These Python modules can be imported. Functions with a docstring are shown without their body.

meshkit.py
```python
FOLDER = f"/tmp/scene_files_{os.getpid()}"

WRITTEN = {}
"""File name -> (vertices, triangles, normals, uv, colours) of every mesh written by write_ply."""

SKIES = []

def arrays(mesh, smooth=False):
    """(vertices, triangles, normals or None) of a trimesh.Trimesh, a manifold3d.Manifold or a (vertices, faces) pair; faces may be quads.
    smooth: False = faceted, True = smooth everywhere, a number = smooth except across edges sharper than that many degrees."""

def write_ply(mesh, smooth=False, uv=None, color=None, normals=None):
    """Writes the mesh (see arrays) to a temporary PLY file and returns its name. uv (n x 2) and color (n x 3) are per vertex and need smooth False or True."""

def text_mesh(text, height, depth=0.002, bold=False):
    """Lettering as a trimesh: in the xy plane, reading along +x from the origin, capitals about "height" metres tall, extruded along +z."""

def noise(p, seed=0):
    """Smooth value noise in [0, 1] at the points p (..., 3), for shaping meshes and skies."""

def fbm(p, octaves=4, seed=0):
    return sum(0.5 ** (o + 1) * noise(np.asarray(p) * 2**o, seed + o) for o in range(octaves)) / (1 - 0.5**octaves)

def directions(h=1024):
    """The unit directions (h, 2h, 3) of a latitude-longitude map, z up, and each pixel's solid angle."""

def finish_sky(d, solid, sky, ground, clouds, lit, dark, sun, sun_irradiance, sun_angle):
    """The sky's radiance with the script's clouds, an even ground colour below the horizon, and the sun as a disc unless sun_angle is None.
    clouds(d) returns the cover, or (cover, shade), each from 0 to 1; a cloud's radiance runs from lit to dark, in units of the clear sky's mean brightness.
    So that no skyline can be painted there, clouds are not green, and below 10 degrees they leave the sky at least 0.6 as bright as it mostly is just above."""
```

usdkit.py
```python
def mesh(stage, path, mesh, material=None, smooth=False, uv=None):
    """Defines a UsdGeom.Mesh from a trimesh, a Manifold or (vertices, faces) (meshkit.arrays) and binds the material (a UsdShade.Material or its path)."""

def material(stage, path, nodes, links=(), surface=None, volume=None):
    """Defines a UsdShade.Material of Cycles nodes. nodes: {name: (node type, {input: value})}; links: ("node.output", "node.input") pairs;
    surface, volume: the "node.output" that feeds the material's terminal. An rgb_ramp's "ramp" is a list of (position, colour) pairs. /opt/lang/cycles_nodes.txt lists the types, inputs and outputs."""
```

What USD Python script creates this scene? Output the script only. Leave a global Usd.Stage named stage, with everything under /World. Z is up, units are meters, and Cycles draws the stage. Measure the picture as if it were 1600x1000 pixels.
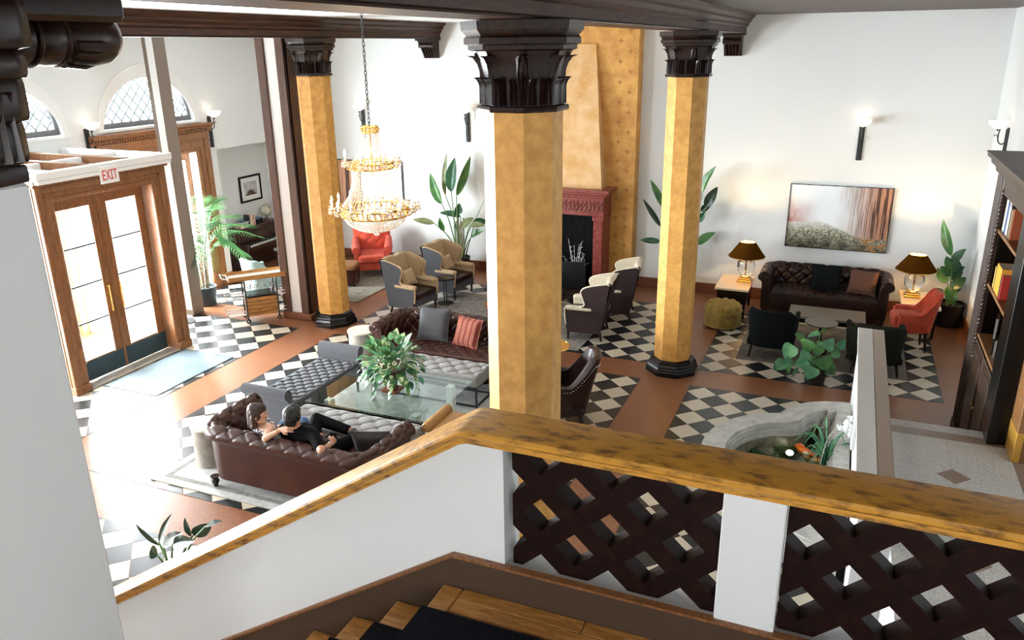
import math, random, numpy as np, trimesh, manifold3d as mf, usdkit, meshkit
from pxr import Usd, UsdGeom, UsdLux, UsdShade, Gf, Sdf, Vt
from shapely.geometry import Polygon, box as sbox
from shapely import affinity, unary_union
PI = math.pi
stage = Usd.Stage.CreateInMemory()
UsdGeom.SetStageUpAxis(stage, UsdGeom.Tokens.z); UsdGeom.SetStageMetersPerUnit(stage, 1.0)
UsdGeom.Xform.Define(stage, '/World'); UsdGeom.Scope.Define(stage, '/World/Looks')
# ------------------------------------------------------------------ camera, sky, large lights, exposure
EXPOSURE = 0.12
FPX, YAW, PITCH, ROLL = 1233.749, -.401382834, .333838868, -.0129887265
CAM = np.array([0, 0, 4.6])
_f = np.array([math.sin(YAW)*math.cos(PITCH), math.cos(YAW)*math.cos(PITCH), -math.sin(PITCH)])
_r = np.cross(_f, [0, 0, 1]); _r /= np.linalg.norm(_r); _u = np.cross(_r, _f)
_c, _s = math.cos(ROLL), math.sin(ROLL)
CR = np.array([_c*_r+_s*_u, -_s*_r+_c*_u, _f])
cam = UsdGeom.Camera.Define(stage, '/World/camera')
m4 = np.eye(4); m4[0, :3] = CR[0]; m4[1, :3] = CR[1]; m4[2, :3] = -CR[2]; m4[3, :3] = CAM
cam.AddTransformOp().Set(Gf.Matrix4d(*m4.ravel().tolist()))
cam.CreateHorizontalApertureAttr(36.0); cam.CreateVerticalApertureAttr(22.5); cam.CreateFocalLengthAttr(36.0*FPX/1600)
cam.CreateClippingRangeAttr(Gf.Vec2f(.05, 200)); cam.CreateExposureAttr(EXPOSURE)
dome = UsdLux.DomeLight.Define(stage, '/World/sky'); dome.CreateIntensityAttr(2.5); dome.CreateColorAttr(Gf.Vec3f(.93, .97, 1.0))

def rect(name, c, w, h, rx, rz, inten, col=(1, 1, 1)):
    """A light panel: daylight in the facade openings, and the added rear light; emits along its local -z."""
    l = UsdLux.RectLight.Define(stage, '/World/'+name)
    l.CreateWidthAttr(w); l.CreateHeightAttr(h); l.CreateIntensityAttr(inten); l.CreateColorAttr(Gf.Vec3f(*col))
    l.AddTranslateOp().Set(Gf.Vec3d(*c)); l.AddRotateZOp().Set(rz); l.AddRotateXOp().Set(rx)
    return l
DAY = (.92, .97, 1.0)
# street daylight through the doors and arched windows of the left facade (bays at y = 2.2, 5.15, 8.1, 10.95)
for i, (yc, wd) in enumerate([(2.2, 2.0), (5.15, 2.0), (8.1, 1.9), (10.95, 1.9)]):
    rect('door_daylight_%d' % i, (-11.58 if yc == 8.1 else -12.07, yc, 1.36), wd, 2.6, 90, -90, {8.1: 170, 10.95: 110}.get(yc, 50), DAY)
    rect('arch_daylight_%d' % i, (-12.07, yc+.25, 3.80), 3.0, 1.6, 90, -90, 17, DAY)
# unseen soft light added behind the camera to brighten the stair foreground
rect('added_rear_light', (1.0, -3.3, 4.3), 3.4, 2.2, 90, 0, 2.5, (1, .99, .97))

# ------------------------------------------------------------------ materials
def M(name, col, rough=.5, c2=None, scale=8.0, detail=4, bump=0, bscale=40.0, bdist=.004, stretch=None, coord='object', lo=.35, hi=.65, dist=0, **p):
    """principled material; c2 mixes in a second colour by noise; stretch scales the noise space (grain)."""
    path = '/World/Looks/'+name
    n = {'p': ('principled_bsdf', {'base_color': col, 'roughness': rough, **p})}; L = []
    if c2 is not None or bump:
        if coord == 'object': n['tc'] = ('texture_coordinate', {}); src = 'tc.object'
        else: n['tc'] = ('geometry', {}); src = 'tc.position'
        n['mp'] = ('mapping', {'scale': stretch or (1, 1, 1)}); L.append((src, 'mp.vector'))
    if c2 is not None:
        n['no'] = ('noise_texture', {'scale': scale, 'detail': float(detail), 'roughness': .6, 'distortion': float(dist)})
        n['ra'] = ('rgb_ramp', {'ramp': [(0, col), (lo, col), (hi, c2), (1, c2)]})
        L += [('mp.vector', 'no.vector'), ('no.fac', 'ra.fac'), ('ra.color', 'p.base_color')]
    if bump:
        n['nb'] = ('noise_texture', {'scale': bscale, 'detail': 3.0}); n['bu'] = ('bump', {'strength': float(bump), 'distance': bdist})
        L += [('mp.vector', 'nb.vector'), ('nb.fac', 'bu.height'), ('bu.normal', 'p.normal')]
    return usdkit.material(stage, path, n, L, surface='p.BSDF')

def emis(name, col, strength):
    return usdkit.material(stage, '/World/Looks/'+name, {'e': ('emission', {'color': col, 'strength': float(strength)})}, [], surface='e.emission')

def leafmat(name, col, c2, scale=6, rough=.35, lo=.35, hi=.65, stretch=None):
    n = {'p': ('principled_bsdf', {'roughness': rough}), 't': ('translucent_bsdf', {}), 'm': ('mix_closure', {'fac': .22}),
         'tc': ('texture_coordinate', {}), 'mp': ('mapping', {'scale': stretch or (1, 1, 1)}), 'no': ('noise_texture', {'scale': float(scale), 'detail': 3.0}),
         'ra': ('rgb_ramp', {'ramp': [(0, col), (lo, col), (hi, c2), (1, c2)]})}
    L = [('tc.object', 'mp.vector'), ('mp.vector', 'no.vector'), ('no.fac', 'ra.fac'), ('ra.color', 'p.base_color'), ('ra.color', 't.color'), ('p.BSDF', 'm.closure1'), ('t.BSDF', 'm.closure2')]
    return usdkit.material(stage, '/World/Looks/'+name, n, L, surface='m.closure')

def panemat(name, tint=(1, 1, 1), ior=1.45, rough=0.0):
    return usdkit.material(stage, '/World/Looks/'+name, {'t': ('transparent_bsdf', {'color': tint}), 'g': ('glossy_bsdf', {'color': (1, 1, 1), 'roughness': rough}), 'f': ('layer_weight', {'blend': .5}), 'pw': ('math', {'math_type': 'power', 'value2': 5.0}), 'ma': ('math', {'math_type': 'multiply_add', 'value2': .9, 'value3': float(((ior-1)/(ior+1))**2)}), 'm': ('mix_closure', {})},
        [('f.facing', 'pw.value1'), ('pw.value', 'ma.value1'), ('ma.value', 'm.fac'), ('t.BSDF', 'm.closure1'), ('g.BSDF', 'm.closure2')], surface='m.closure')

def vcol(name, rough=.6, **p):
    return usdkit.material(stage, '/World/Looks/'+name, {'a': ('attribute', {'attribute': 'col'}), 'p': ('principled_bsdf', {'roughness': rough, **p})}, [('a.color', 'p.base_color')], surface='p.BSDF')

plaster = M('plaster', (.75, .77, .765), .75, bump=.12, bscale=60)
plaster_warm = M('plaster_warm', (.80, .79, .75), .75, bump=.15, bscale=50)
paint_white = M('paint_white', (.80, .80, .78), .4)
dark_wood = M('dark_wood', (.007, .003, .002), .30, specular_ior_level=.35, c2=(.026, .010, .006), scale=9, stretch=(4, 1, 4))
beam_wood = M('beam_wood', (.022, .008, .005), .45, specular_ior_level=.3, c2=(.075, .026, .013), scale=5, stretch=(6, .6, 6), bump=.2, bscale=20)
oak = M('oak', (.30, .125, .042), .42, c2=(.15, .058, .02), scale=7, stretch=(7, 7, .7), bump=.15, bscale=30, dist=1.2)
oak_floor = M('oak_floor', (.52, .25, .065), .36, c2=(.28, .115, .025), scale=6, stretch=(1, 6, 6), bump=.15, bscale=25, dist=1.0)
lattice_wood = M('lattice_wood', (.008, .0022, .0018), .6, specular_ior_level=.15, c2=(.018, .005, .003), scale=14, stretch=(1, 1, 1), bump=.2, bscale=60)
bookcase_wood = M('bookcase_wood', (.065, .034, .019), .4, c2=(.025, .012, .007), scale=6, stretch=(7, 7, .7), bump=.2, bscale=30)
shelf_wood = M('shelf_wood', (.30, .14, .05), .4, c2=(.18, .08, .028), scale=6, stretch=(7, .7, 7))
black_wood = M('black_wood', (.005, .0045, .004), .25, specular_ior_level=.3)
piano_wood = M('piano_wood', (.065, .026, .016), .25, c2=(.03, .012, .008), scale=5, stretch=(6, .7, 6))
red_wood = M('red_wood', (.22, .055, .022), .3, c2=(.12, .03, .013), scale=5, stretch=(.8, 6, 6))
skirting_brown = M('skirting_brown', (.075, .046, .029), .55, specular_ior_level=.2, c2=(.07, .042, .026), scale=30)
base_brown = M('base_brown', (.16, .055, .025), .35)
ochre = M('ochre', (.68, .36, .085), .5, c2=(.52, .25, .05), scale=10, bump=.3, bscale=70, coord='geo')
ochre_worn = M('ochre_worn', (.60, .29, .04), .38, c2=(.17, .075, .02), scale=9, detail=9, lo=.48, hi=.66, bump=.4, bscale=35, stretch=(1, 2.5, 2.5), coord='geo')
ochre_pale = M('ochre_pale', (.74, .50, .26), .65, c2=(.62, .34, .11), scale=3.5, detail=6, bump=.25, bscale=50, coord='geo')
ochre_wall = M('ochre_wall', (.66, .36, .09), .65, c2=(.48, .22, .045), scale=5, detail=6, bump=.25, bscale=50, coord='geo')
red_marble = M('red_marble', (.20, .035, .028), .28, c2=(.38, .12, .10), scale=22, detail=8, lo=.5, hi=.75, coord='geo')
soot = M('soot', (.004, .004, .005), .9, specular_ior_level=.1, c2=(.010, .010, .011), scale=12)
slate = M('slate', (.02, .017, .016), .35, c2=(.05, .028, .022), scale=6)
terrazzo = M('terrazzo', (.29, .115, .05), .33, c2=(.165, .062, .028), scale=90, detail=2, lo=.40, hi=.60, coord='geo')
tile_cream = M('tile_cream', (.62, .55, .44), .33, c2=(.50, .43, .33), scale=60, detail=2, coord='geo')
tile_cream_2 = M('tile_cream_shade', (.56, .49, .39), .33, c2=(.46, .39, .30), scale=60, detail=2, coord='geo')
tile_black = M('tile_black', (.006, .008, .010), .33, c2=(.018, .021, .024), scale=80, detail=2, coord='geo')
tile_black_2 = M('tile_black_grey', (.016, .020, .023), .33, c2=(.032, .037, .04), scale=80, detail=2, coord='geo')
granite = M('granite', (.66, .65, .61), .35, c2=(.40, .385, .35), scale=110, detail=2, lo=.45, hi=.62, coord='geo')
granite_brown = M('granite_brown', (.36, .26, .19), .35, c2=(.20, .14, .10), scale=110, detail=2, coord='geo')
stone = M('stone', (.52, .51, .47), .55, c2=(.36, .35, .32), scale=9, detail=7, bump=.3, bscale=60, coord='geo')
stone_wet = M('stone_wet', (.20, .185, .13), .3, c2=(.10, .095, .06), scale=8, detail=6, coord='geo')
ceramic_white = M('ceramic_white', (.66, .67, .66), .35)
steel_dark = M('steel_dark', (.025, .026, .028), .4, metallic=.3)
iron = M('iron', (.02, .021, .022), .45)
brass = M('brass', (.72, .47, .15), .22, metallic=1.0)
gold = M('gold', (.85, .55, .20), .2, metallic=1.0)
gold_paint = M('gold_paint', (.62, .33, .06), .35, metallic=.3)
chrome = M('chrome', (.75, .75, .76), .15, metallic=1.0)
def leather(name, a, b, r=.32): return M(name, tuple(x*.55 for x in a), r, specular_ior_level=.4, c2=tuple(x*.55 for x in b), scale=4, detail=4, bump=.15, bscale=120, bdist=.002)
leather_brown = leather('leather_brown', (.052, .013, .008), (.090, .026, .014))
leather_dark = leather('leather_dark', (.020, .007, .005), (.045, .015, .009))
leather_maroon = leather('leather_maroon', (.022, .006, .006), (.04, .012, .010))
fabric = lambda name, a, b=None, s=60: M(name, a, .9, c2=b or tuple(x*.75 for x in a), scale=s, detail=2, bump=.25, bscale=250, bdist=.002, sheen_weight=.1 if max(a) > .05 else 0.0, specular_ior_level=.4 if max(a) > .05 else .1)
fab_grey = fabric('fabric_grey', (.27, .26, .25)); fab_grey_dark = fabric('fabric_grey_dark', (.07, .068, .072)); fab_slate = fabric('fabric_slate', (.068, .068, .076))
fab_tan = fabric('fabric_tan', (.52, .36, .20)); fab_cream = fabric('fabric_cream', (.68, .60, .46)); fab_plum = fabric('fabric_plum', (.045, .030, .031))
fab_red = fabric('fabric_red', (.62, .085, .045), (.48, .06, .03), 9); fab_rust = fabric('fabric_rust', (.42, .05, .015), (.33, .035, .012), 9)
fab_teal = fabric('fabric_teal', (.28, .40, .39)); fab_black = fabric('fabric_black', (.007, .009, .010)); fab_olive = fabric('fabric_olive', (.016, .016, .011))
fab_mustard = fabric('fabric_mustard', (.30, .20, .035), (.19, .12, .02), 8); fab_brown = fabric('fabric_brown', (.11, .045, .028))
rug_grey = M('rug_grey', (.30, .285, .26), .95, c2=(.16, .15, .14), scale=11, detail=8, bump=.4, bscale=160, coord='geo')
rug_light = M('rug_light', (.55, .55, .53), .95, c2=(.38, .38, .37), scale=7, detail=8, bump=.4, bscale=160, coord='geo')
rug_tan = M('rug_tan', (.33, .29, .23), .95, c2=(.22, .19, .15), scale=9, detail=8, bump=.4, bscale=160, coord='geo')
mat_blue = M('mat_blue', (.085, .115, .13), .7, c2=(.06, .085, .10), scale=80, detail=2, coord='geo')
carpet_black = M('carpet_black', (.004, .004, .007), .98, specular_ior_level=.1, c2=(.009, .009, .013), scale=120, detail=2, bump=.5, bscale=200, coord='geo')
glass = M('glass', (.96, .98, .97), .02, transmission_weight=1.0, ior=1.45)
crystal = M('crystal', (1, .98, .95), .02, transmission_weight=.85, ior=1.5)
pane = panemat('pane', (.97, .99, 1)); table_glass = panemat('table_glass', (.90, .96, .94), 1.6)
water_mat = panemat('water', (.55, .66, .50), 1.33)
skin = M('skin', (.60, .30, .19), .5, subsurface_weight=.0); skin_pale = M('skin_pale', (.72, .42, .30), .5)
hair_brown = M('hair_brown', (.020, .010, .007), .40, c2=(.05, .022, .013), scale=40, stretch=(1, 1, .15))
hair_black = M('hair_black', (.006, .006, .007), .34)
cloth_black = M('cloth_black', (.004, .004, .005), .9, specular_ior_level=.1); denim = M('denim', (.06, .13, .30), .85, c2=(.12, .22, .42), scale=9)
leaf_green = leafmat('leaf_green', (.035, .13, .035), (.09, .22, .05)); leaf_deep = leafmat('leaf_deep', (.018, .075, .035), (.04, .13, .05))
leaf_mint = leafmat('leaf_mint', (.05, .22, .12), (.16, .36, .16)); leaf_var = leafmat('leaf_variegated', (.05, .17, .05), (.58, .66, .36), 22, lo=.45, hi=.6)
leaf_dark = leafmat('leaf_dark', (.012, .03, .018), (.03, .05, .028), rough=.2); leaf_olive = leafmat('leaf_olive', (.12, .15, .06), (.25, .27, .12))
leaf_palm = leafmat('leaf_palm', (.03, .11, .04), (.08, .19, .06)); stem_green = M('stem_green', (.10, .20, .06), .5); stem_brown = M('stem_brown', (.16, .12, .07), .7, c2=(.30, .26, .17), scale=12)
pot_black = M('pot_black', (.006, .0065, .0065), .45); pot_blue = M('pot_blue', (.018, .04, .05), .4); soil = M('soil', (.03, .02, .013), .95)
glow_warm = emis('glow_warm', (1, .78, .48), 14); glow_bulb = emis('glow_bulb', (1, .80, .55), 20); glow_bowl = emis('glow_bowl', (1, .86, .72), 1.5); glow_lens = emis('glow_lens', (1, .9, .7), 8)
painted = vcol('painted', .6)

# ------------------------------------------------------------------ scene tree helpers
_used = {}
def numbered(parent, name):
    k = (parent, name); n = _used.get(k, 0); _used[k] = n+1
    return name if n == 0 else '%s_%03d' % (name, n)
def tag(prim, label=None, cat=None, group=None, kind=None):
    for k, v in (('label', label), ('category', cat), ('group', group), ('kind', kind)):
        if v: prim.SetCustomDataByKey(k, v)
def thing(name, label=None, cat=None, loc=(0, 0, 0), rz=0, group=None, kind=None):
    p = '/World/'+numbered('/World', name)
    x = UsdGeom.Xform.Define(stage, p); x.AddTranslateOp().Set(Gf.Vec3d(*map(float, loc))); x.AddRotateZOp().Set(float(rz))
    tag(x.GetPrim(), label, cat, group, kind); return p
def part(parent, name, mesh, mat, smooth=35, label=None, kind=None, sub=None):
    if isinstance(mesh, (list,)): mesh = cat(mesh)
    p = parent+'/'+numbered(parent, name)
    usdkit.mesh(stage, p, mesh, mat, smooth)
    if label or kind: tag(stage.GetPrimAtPath(p), label, None, None, kind)
    return p
def solo(name, mesh, mat, label, cat, group=None, kind=None, smooth=35):
    if isinstance(mesh, list): mesh = cat_(mesh)
    p = '/World/'+numbered('/World', name); usdkit.mesh(stage, p, mesh, mat, smooth); tag(stage.GetPrimAtPath(p), label, cat, group, kind); return p
def copy(src, label, loc, rz=0, group=None, cat=None, name=None):
    """another of the same thing: references the first, with its parts"""
    s = stage.GetPrimAtPath(src); was = s.GetCustomData()
    base = name or src.rsplit('/', 1)[1].rstrip('0123456789').rstrip('_')
    p = '/World/'+numbered('/World', base)
    pr = stage.DefinePrim(p, 'Xform'); pr.GetReferences().AddInternalReference(src)
    pr.GetAttribute('xformOp:translate').Set(Gf.Vec3d(*map(float, loc))); pr.GetAttribute('xformOp:rotateZ').Set(float(rz))
    pr.SetInstanceable(True); tag(pr, label, cat or was.get('category'), group or was.get('group')); return p
def colors(path, cols):
    pv = UsdGeom.PrimvarsAPI(UsdGeom.Mesh.Get(stage, path)).CreatePrimvar('col', Sdf.ValueTypeNames.Color3fArray, 'vertex')
    pv.Set(Vt.Vec3fArray.FromNumpy(np.asarray(cols, np.float32)))

# ------------------------------------------------------------------ mesh helpers
def T(v, f):
    f = np.asarray(f)
    if f.shape[1] == 4: f = np.vstack([f[:, [0, 1, 2]], f[:, [0, 2, 3]]])
    return trimesh.Trimesh(np.asarray(v, float), f, process=False)
def cat(ms):
    ms = [m for m in ms if m is not None]
    return ms[0] if len(ms) == 1 else trimesh.util.concatenate(ms)
cat_ = cat
def mv(m, t=(0, 0, 0), rz=0, rx=0, ry=0, s=None):
    v = np.array(m.vertices)
    if s is not None: v = v*np.asarray(s)
    for a, ax in ((rx, 0), (ry, 1), (rz, 2)):
        if a:
            a = math.radians(a); c, n = math.cos(a), math.sin(a); i, j = [(1, 2), (2, 0), (0, 1)][ax]
            vi, vj = v[:, i].copy(), v[:, j].copy(); v[:, i] = c*vi-n*vj; v[:, j] = n*vi+c*vj
    f = np.array(m.faces)
    if s is not None and np.prod(s) < 0: f = f[:, ::-1]
    return trimesh.Trimesh(v+np.asarray(t, float), f, process=False)
_BF = np.array([[0, 2, 3, 1], [4, 5, 7, 6], [0, 1, 5, 4], [2, 6, 7, 3], [0, 4, 6, 2], [1, 3, 7, 5]])
def B(x0, y0, z0, x1, y1, z1, c=0):
    """box, its edges chamfered by c"""
    if c <= 0:
        v = np.array([[x, y, z] for z in (z0, z1) for y in (y0, y1) for x in (x0, x1)], float); return T(v, _BF)
    c = min(c, .45*(x1-x0), .45*(y1-y0), .45*(z1-z0)); P = []
    for sx, sy, sz in np.ndindex(2, 2, 2):
        p = np.array([(x0, x1)[sx], (y0, y1)[sy], (z0, z1)[sz]]); d = c*np.array([1-2*sx, 1-2*sy, 1-2*sz])
        P += [p+d*[0, 1, 1], p+d*[1, 0, 1], p+d*[1, 1, 0]]
    return hull(P)
def hull(P):
    h = mf.Manifold.hull_points(np.asarray(P, np.float64)) if hasattr(mf.Manifold, 'hull_points') else None
    m = h.to_mesh(); return trimesh.Trimesh(np.array(m.vert_properties[:, :3], float), np.array(m.tri_verts, int), process=False)
def grid(P, closeu=False, closev=False):
    """P (nu, nv, 3) -> quads"""
    nu, nv = P.shape[:2]; i, j = np.meshgrid(np.arange(nu if closeu else nu-1), np.arange(nv if closev else nv-1), indexing='ij')
    a = i*nv+j; b = ((i+1) % nu)*nv+j; c = ((i+1) % nu)*nv+(j+1) % nv; d = i*nv+(j+1) % nv
    return T(P.reshape(-1, 3), np.stack([a, b, c, d], -1).reshape(-1, 4))
def fan(loop, flip=False):
    loop = np.asarray(loop, float); n = len(loop); v = np.vstack([loop, loop.mean(0)]); f = [[i, (i+1) % n, n] for i in range(n)]
    f = np.array(f); return T(v, f[:, ::-1] if flip else f)
def lathe(prof, n=24, c=(0, 0, 0), rot=0):
    """prof: (r, z) from bottom to top"""
    a = np.arange(n)*2*PI/n+rot; pr = np.asarray(prof, float)
    P = np.stack([pr[None, :, 0]*np.cos(a)[:, None], pr[None, :, 0]*np.sin(a)[:, None], np.broadcast_to(pr[None, :, 1], (n, len(pr)))], -1)
    return mv(grid(P, closeu=True), c)
def cyl(p0, p1, r0, r1=None, n=12):
    return tube([p0, p1], [r0, r0 if r1 is None else r1], n)
def frame(d):
    d = np.asarray(d, float); d = d/np.linalg.norm(d); h = np.array([0, 0, 1.]) if abs(d[2]) < .9 else np.array([1., 0, 0])
    a = np.cross(h, d); a /= np.linalg.norm(a); return a, np.cross(d, a), d
def tube(pts, r, n=8, cap=True, closed=False):
    pts = np.asarray(pts, float); k = len(pts); r = np.atleast_1d(np.asarray(r, float)); r = np.interp(np.linspace(0, 1, k), np.linspace(0, 1, len(r)), r) if len(r) > 1 else np.full(k, r[0]); rings = []; a = None
    for i in range(k):
        d = (pts[(i+1) % k]-pts[i-1]) if closed else pts[min(i+1, k-1)]-pts[max(i-1, 0)]
        d = d/(np.linalg.norm(d)+1e-12)
        if a is None: a = frame(d)[0]
        a = a-d*np.dot(a, d); a /= np.linalg.norm(a); b = np.cross(d, a)
        t = np.arange(n)*2*PI/n; rings.append(pts[i]+r[i]*(np.cos(t)[:, None]*a+np.sin(t)[:, None]*b))
    m = [grid(np.array(rings), closeu=closed, closev=True)]
    m[0].faces = m[0].faces[:, ::-1] if False else m[0].faces
    if cap and not closed: m += [fan(rings[0], True), fan(rings[-1])]
    return cat(m)
def spline(pts, n=12):
    pts = np.asarray(pts, float); k = len(pts); out = []
    q = np.vstack([2*pts[0]-pts[1], pts, 2*pts[-1]-pts[-2]])
    for i in range(k-1):
        for t in np.linspace(0, 1, n, endpoint=(i == k-2)):
            p0, p1, p2, p3 = q[i:i+4]; out.append(.5*((2*p1)+(p2-p0)*t+(2*p0-5*p1+4*p2-p3)*t*t+(3*p1-p0-3*p2+p3)*t**3))
    return np.array(out)
def ext(poly, h, z=0):
    """extrude shapely polygon(s) or point lists along +z"""
    if not hasattr(poly, 'geom_type'): poly = Polygon(poly)
    gs = [g for g in getattr(poly, 'geoms', [poly]) if g.geom_type == 'Polygon' and g.area > 1e-7]
    return mv(cat([trimesh.creation.extrude_polygon(g, h, engine='earcut') for g in gs]), (0, 0, z))
def extx(poly, x0, x1):
    """polygon given in (y, z), extruded along x"""
    m = ext(poly, x1-x0); v = np.array(m.vertices); return trimesh.Trimesh(np.stack([v[:, 2]+x0, v[:, 0], v[:, 1]], 1), m.faces, process=False)
def exty(poly, y0, y1):
    """polygon given in (x, z), extruded along y"""
    m = ext(poly, y1-y0); v = np.array(m.vertices); return trimesh.Trimesh(np.stack([v[:, 0], v[:, 2]+y0, v[:, 1]], 1), np.array(m.faces)[:, ::-1], process=False)
def sphere(c, r, sub=2, s=(1, 1, 1)):
    m = trimesh.creation.icosphere(subdivisions=sub, radius=1.0); return mv(m, c, s=np.asarray(s)*r)
def torus(R, r, c=(0, 0, 0), n=20, k=8, axis='z'):
    t = np.arange(n)*2*PI/n; P = np.stack([R*np.cos(t), R*np.sin(t), 0*t], 1)
    if axis == 'x': P = P[:, [2, 0, 1]]
    if axis == 'y': P = P[:, [0, 2, 1]]
    return tube(P+np.asarray(c), r, k, closed=True)
def soft(x0, y0, z0, x1, y1, z1, r=.04, n=8, puff=(0, 0, 0)):
    """upholstered block: rounded edges, each pair of faces puffed out"""
    V, F, o = [], [], 0; c = np.array([x0+x1, y0+y1, z0+z1])/2; h = np.array([x1-x0, y1-y0, z1-z0])/2; r = min(r, *(h*.98)); g = np.linspace(-1, 1, n+1); g = np.sign(g)*(1-(1-abs(g))**1.6)
    a, b = np.meshgrid(g, g, indexing='ij')
    for ax in range(3):
        for s in (-1, 1):
            P = np.zeros((n+1, n+1, 3)); P[..., ax] = s; P[..., (ax+1) % 3] = a; P[..., (ax+2) % 3] = b
            m = grid(P if s > 0 else P.transpose(1, 0, 2)); V.append(np.array(m.vertices)); F.append(np.array(m.faces)+o); o += len(V[-1])
    V = np.vstack(V); W = V*h; q = np.clip(W, -(h-r), h-r); d = W-q; L = np.linalg.norm(d, axis=1, keepdims=True); W = q+np.where(L > 1e-9, d/np.maximum(L, 1e-9)*r, 0)
    for ax in range(3):
        if puff[ax]: W[:, ax] += V[:, ax]*puff[ax]*(1-V[:, (ax+1) % 3]**2)*(1-V[:, (ax+2) % 3]**2)
    m = trimesh.Trimesh(W+c, np.vstack(F), process=False); m.merge_vertices(digits_vertex=5); return m
def pleat(u, v, w=.13):
    """tufting: 1 at a button (u, v whole, or both half), folds along the diagonals between"""
    a, b = u+v, u-v; ea = np.exp(-((a-np.round(a))/w)**2); eb = np.exp(-((b-np.round(b))/w)**2)
    return .30*np.maximum(ea, eb)+.70*ea*eb
def tufted(x0, y0, x1, y1, z0, z1, nx, ny, depth=.03, r=.04, k=10, ramp=True):
    """upholstered block with a buttoned top"""
    NU, NV = max(int(nx*k), 8), max(int(ny*k), 8)
    def prof(N, lo, hi):
        s = np.linspace(0, 1, N+1); return lo+(hi-lo)*s, s
    xs, u = prof(NU, x0, x1); ys, v = prof(NV, y0, y1); X, Y = np.meshgrid(xs, ys, indexing='ij'); U, Vv = np.meshgrid(u*nx, v*ny, indexing='ij')
    ex = np.minimum(np.minimum(X-x0, x1-X)/r, 1); ey = np.minimum(np.minimum(Y-y0, y1-Y)/r, 1)
    rim = (1-(1-ex)**2)**.5; rim2 = (1-(1-ey)**2)**.5; fall = r*(2-rim-rim2)
    Zt = z1-fall*.7-depth*pleat(U+.5, Vv+.5)*np.minimum(ex, ey)
    P = np.stack([X, Y, Zt], -1); ring = np.concatenate([P[:, 0], P[-1, 1:], P[-2::-1, -1], P[0, -2:0:-1]])
    lo = ring.copy(); lo[:, 2] = z0; side = grid(np.stack([lo, ring], 0), closev=True)
    m = cat([grid(P), T(side.vertices, np.array(side.faces)[:, ::-1]), fan(lo, True)]); m.merge_vertices(digits_vertex=5); return m
def leaf(L, W, nu=9, nv=5, droop=.3, fold=.25, shape='oval', wave=0, seed=0):
    """leaf blade along +x from the origin, its upper face to +z"""
    u = np.linspace(0, 1, nu); v = np.linspace(-1, 1, nv)
    if shape == 'oval': w = np.sin(PI*np.clip(u, 0, 1)**.8)**.8
    elif shape == 'heart': w = np.clip(np.sin(PI*(u*.93+.07)**.62), 0, 1)**.7*(1-.15*u)
    elif shape == 'strap': w = np.clip(np.minimum(u*4+.25, (1-u)*2.2), 0, 1)**.7
    else: w = np.clip(np.minimum(u*6+.1, (1-u)*1.4), 0, 1)**.6
    w = np.maximum(w, .02); U, V = np.meshgrid(u, v, indexing='ij'); Wd = w[:, None]*W/2
    X = L*U*(1-.12*droop*U); Yv = V*Wd; Z = fold*abs(V)*Wd-droop*L*U**2*.6
    if wave: Z = Z+wave*np.sin(U*PI*5+seed)*V**2*W*.3
    return grid(np.stack([X, Yv, Z], -1))
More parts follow.
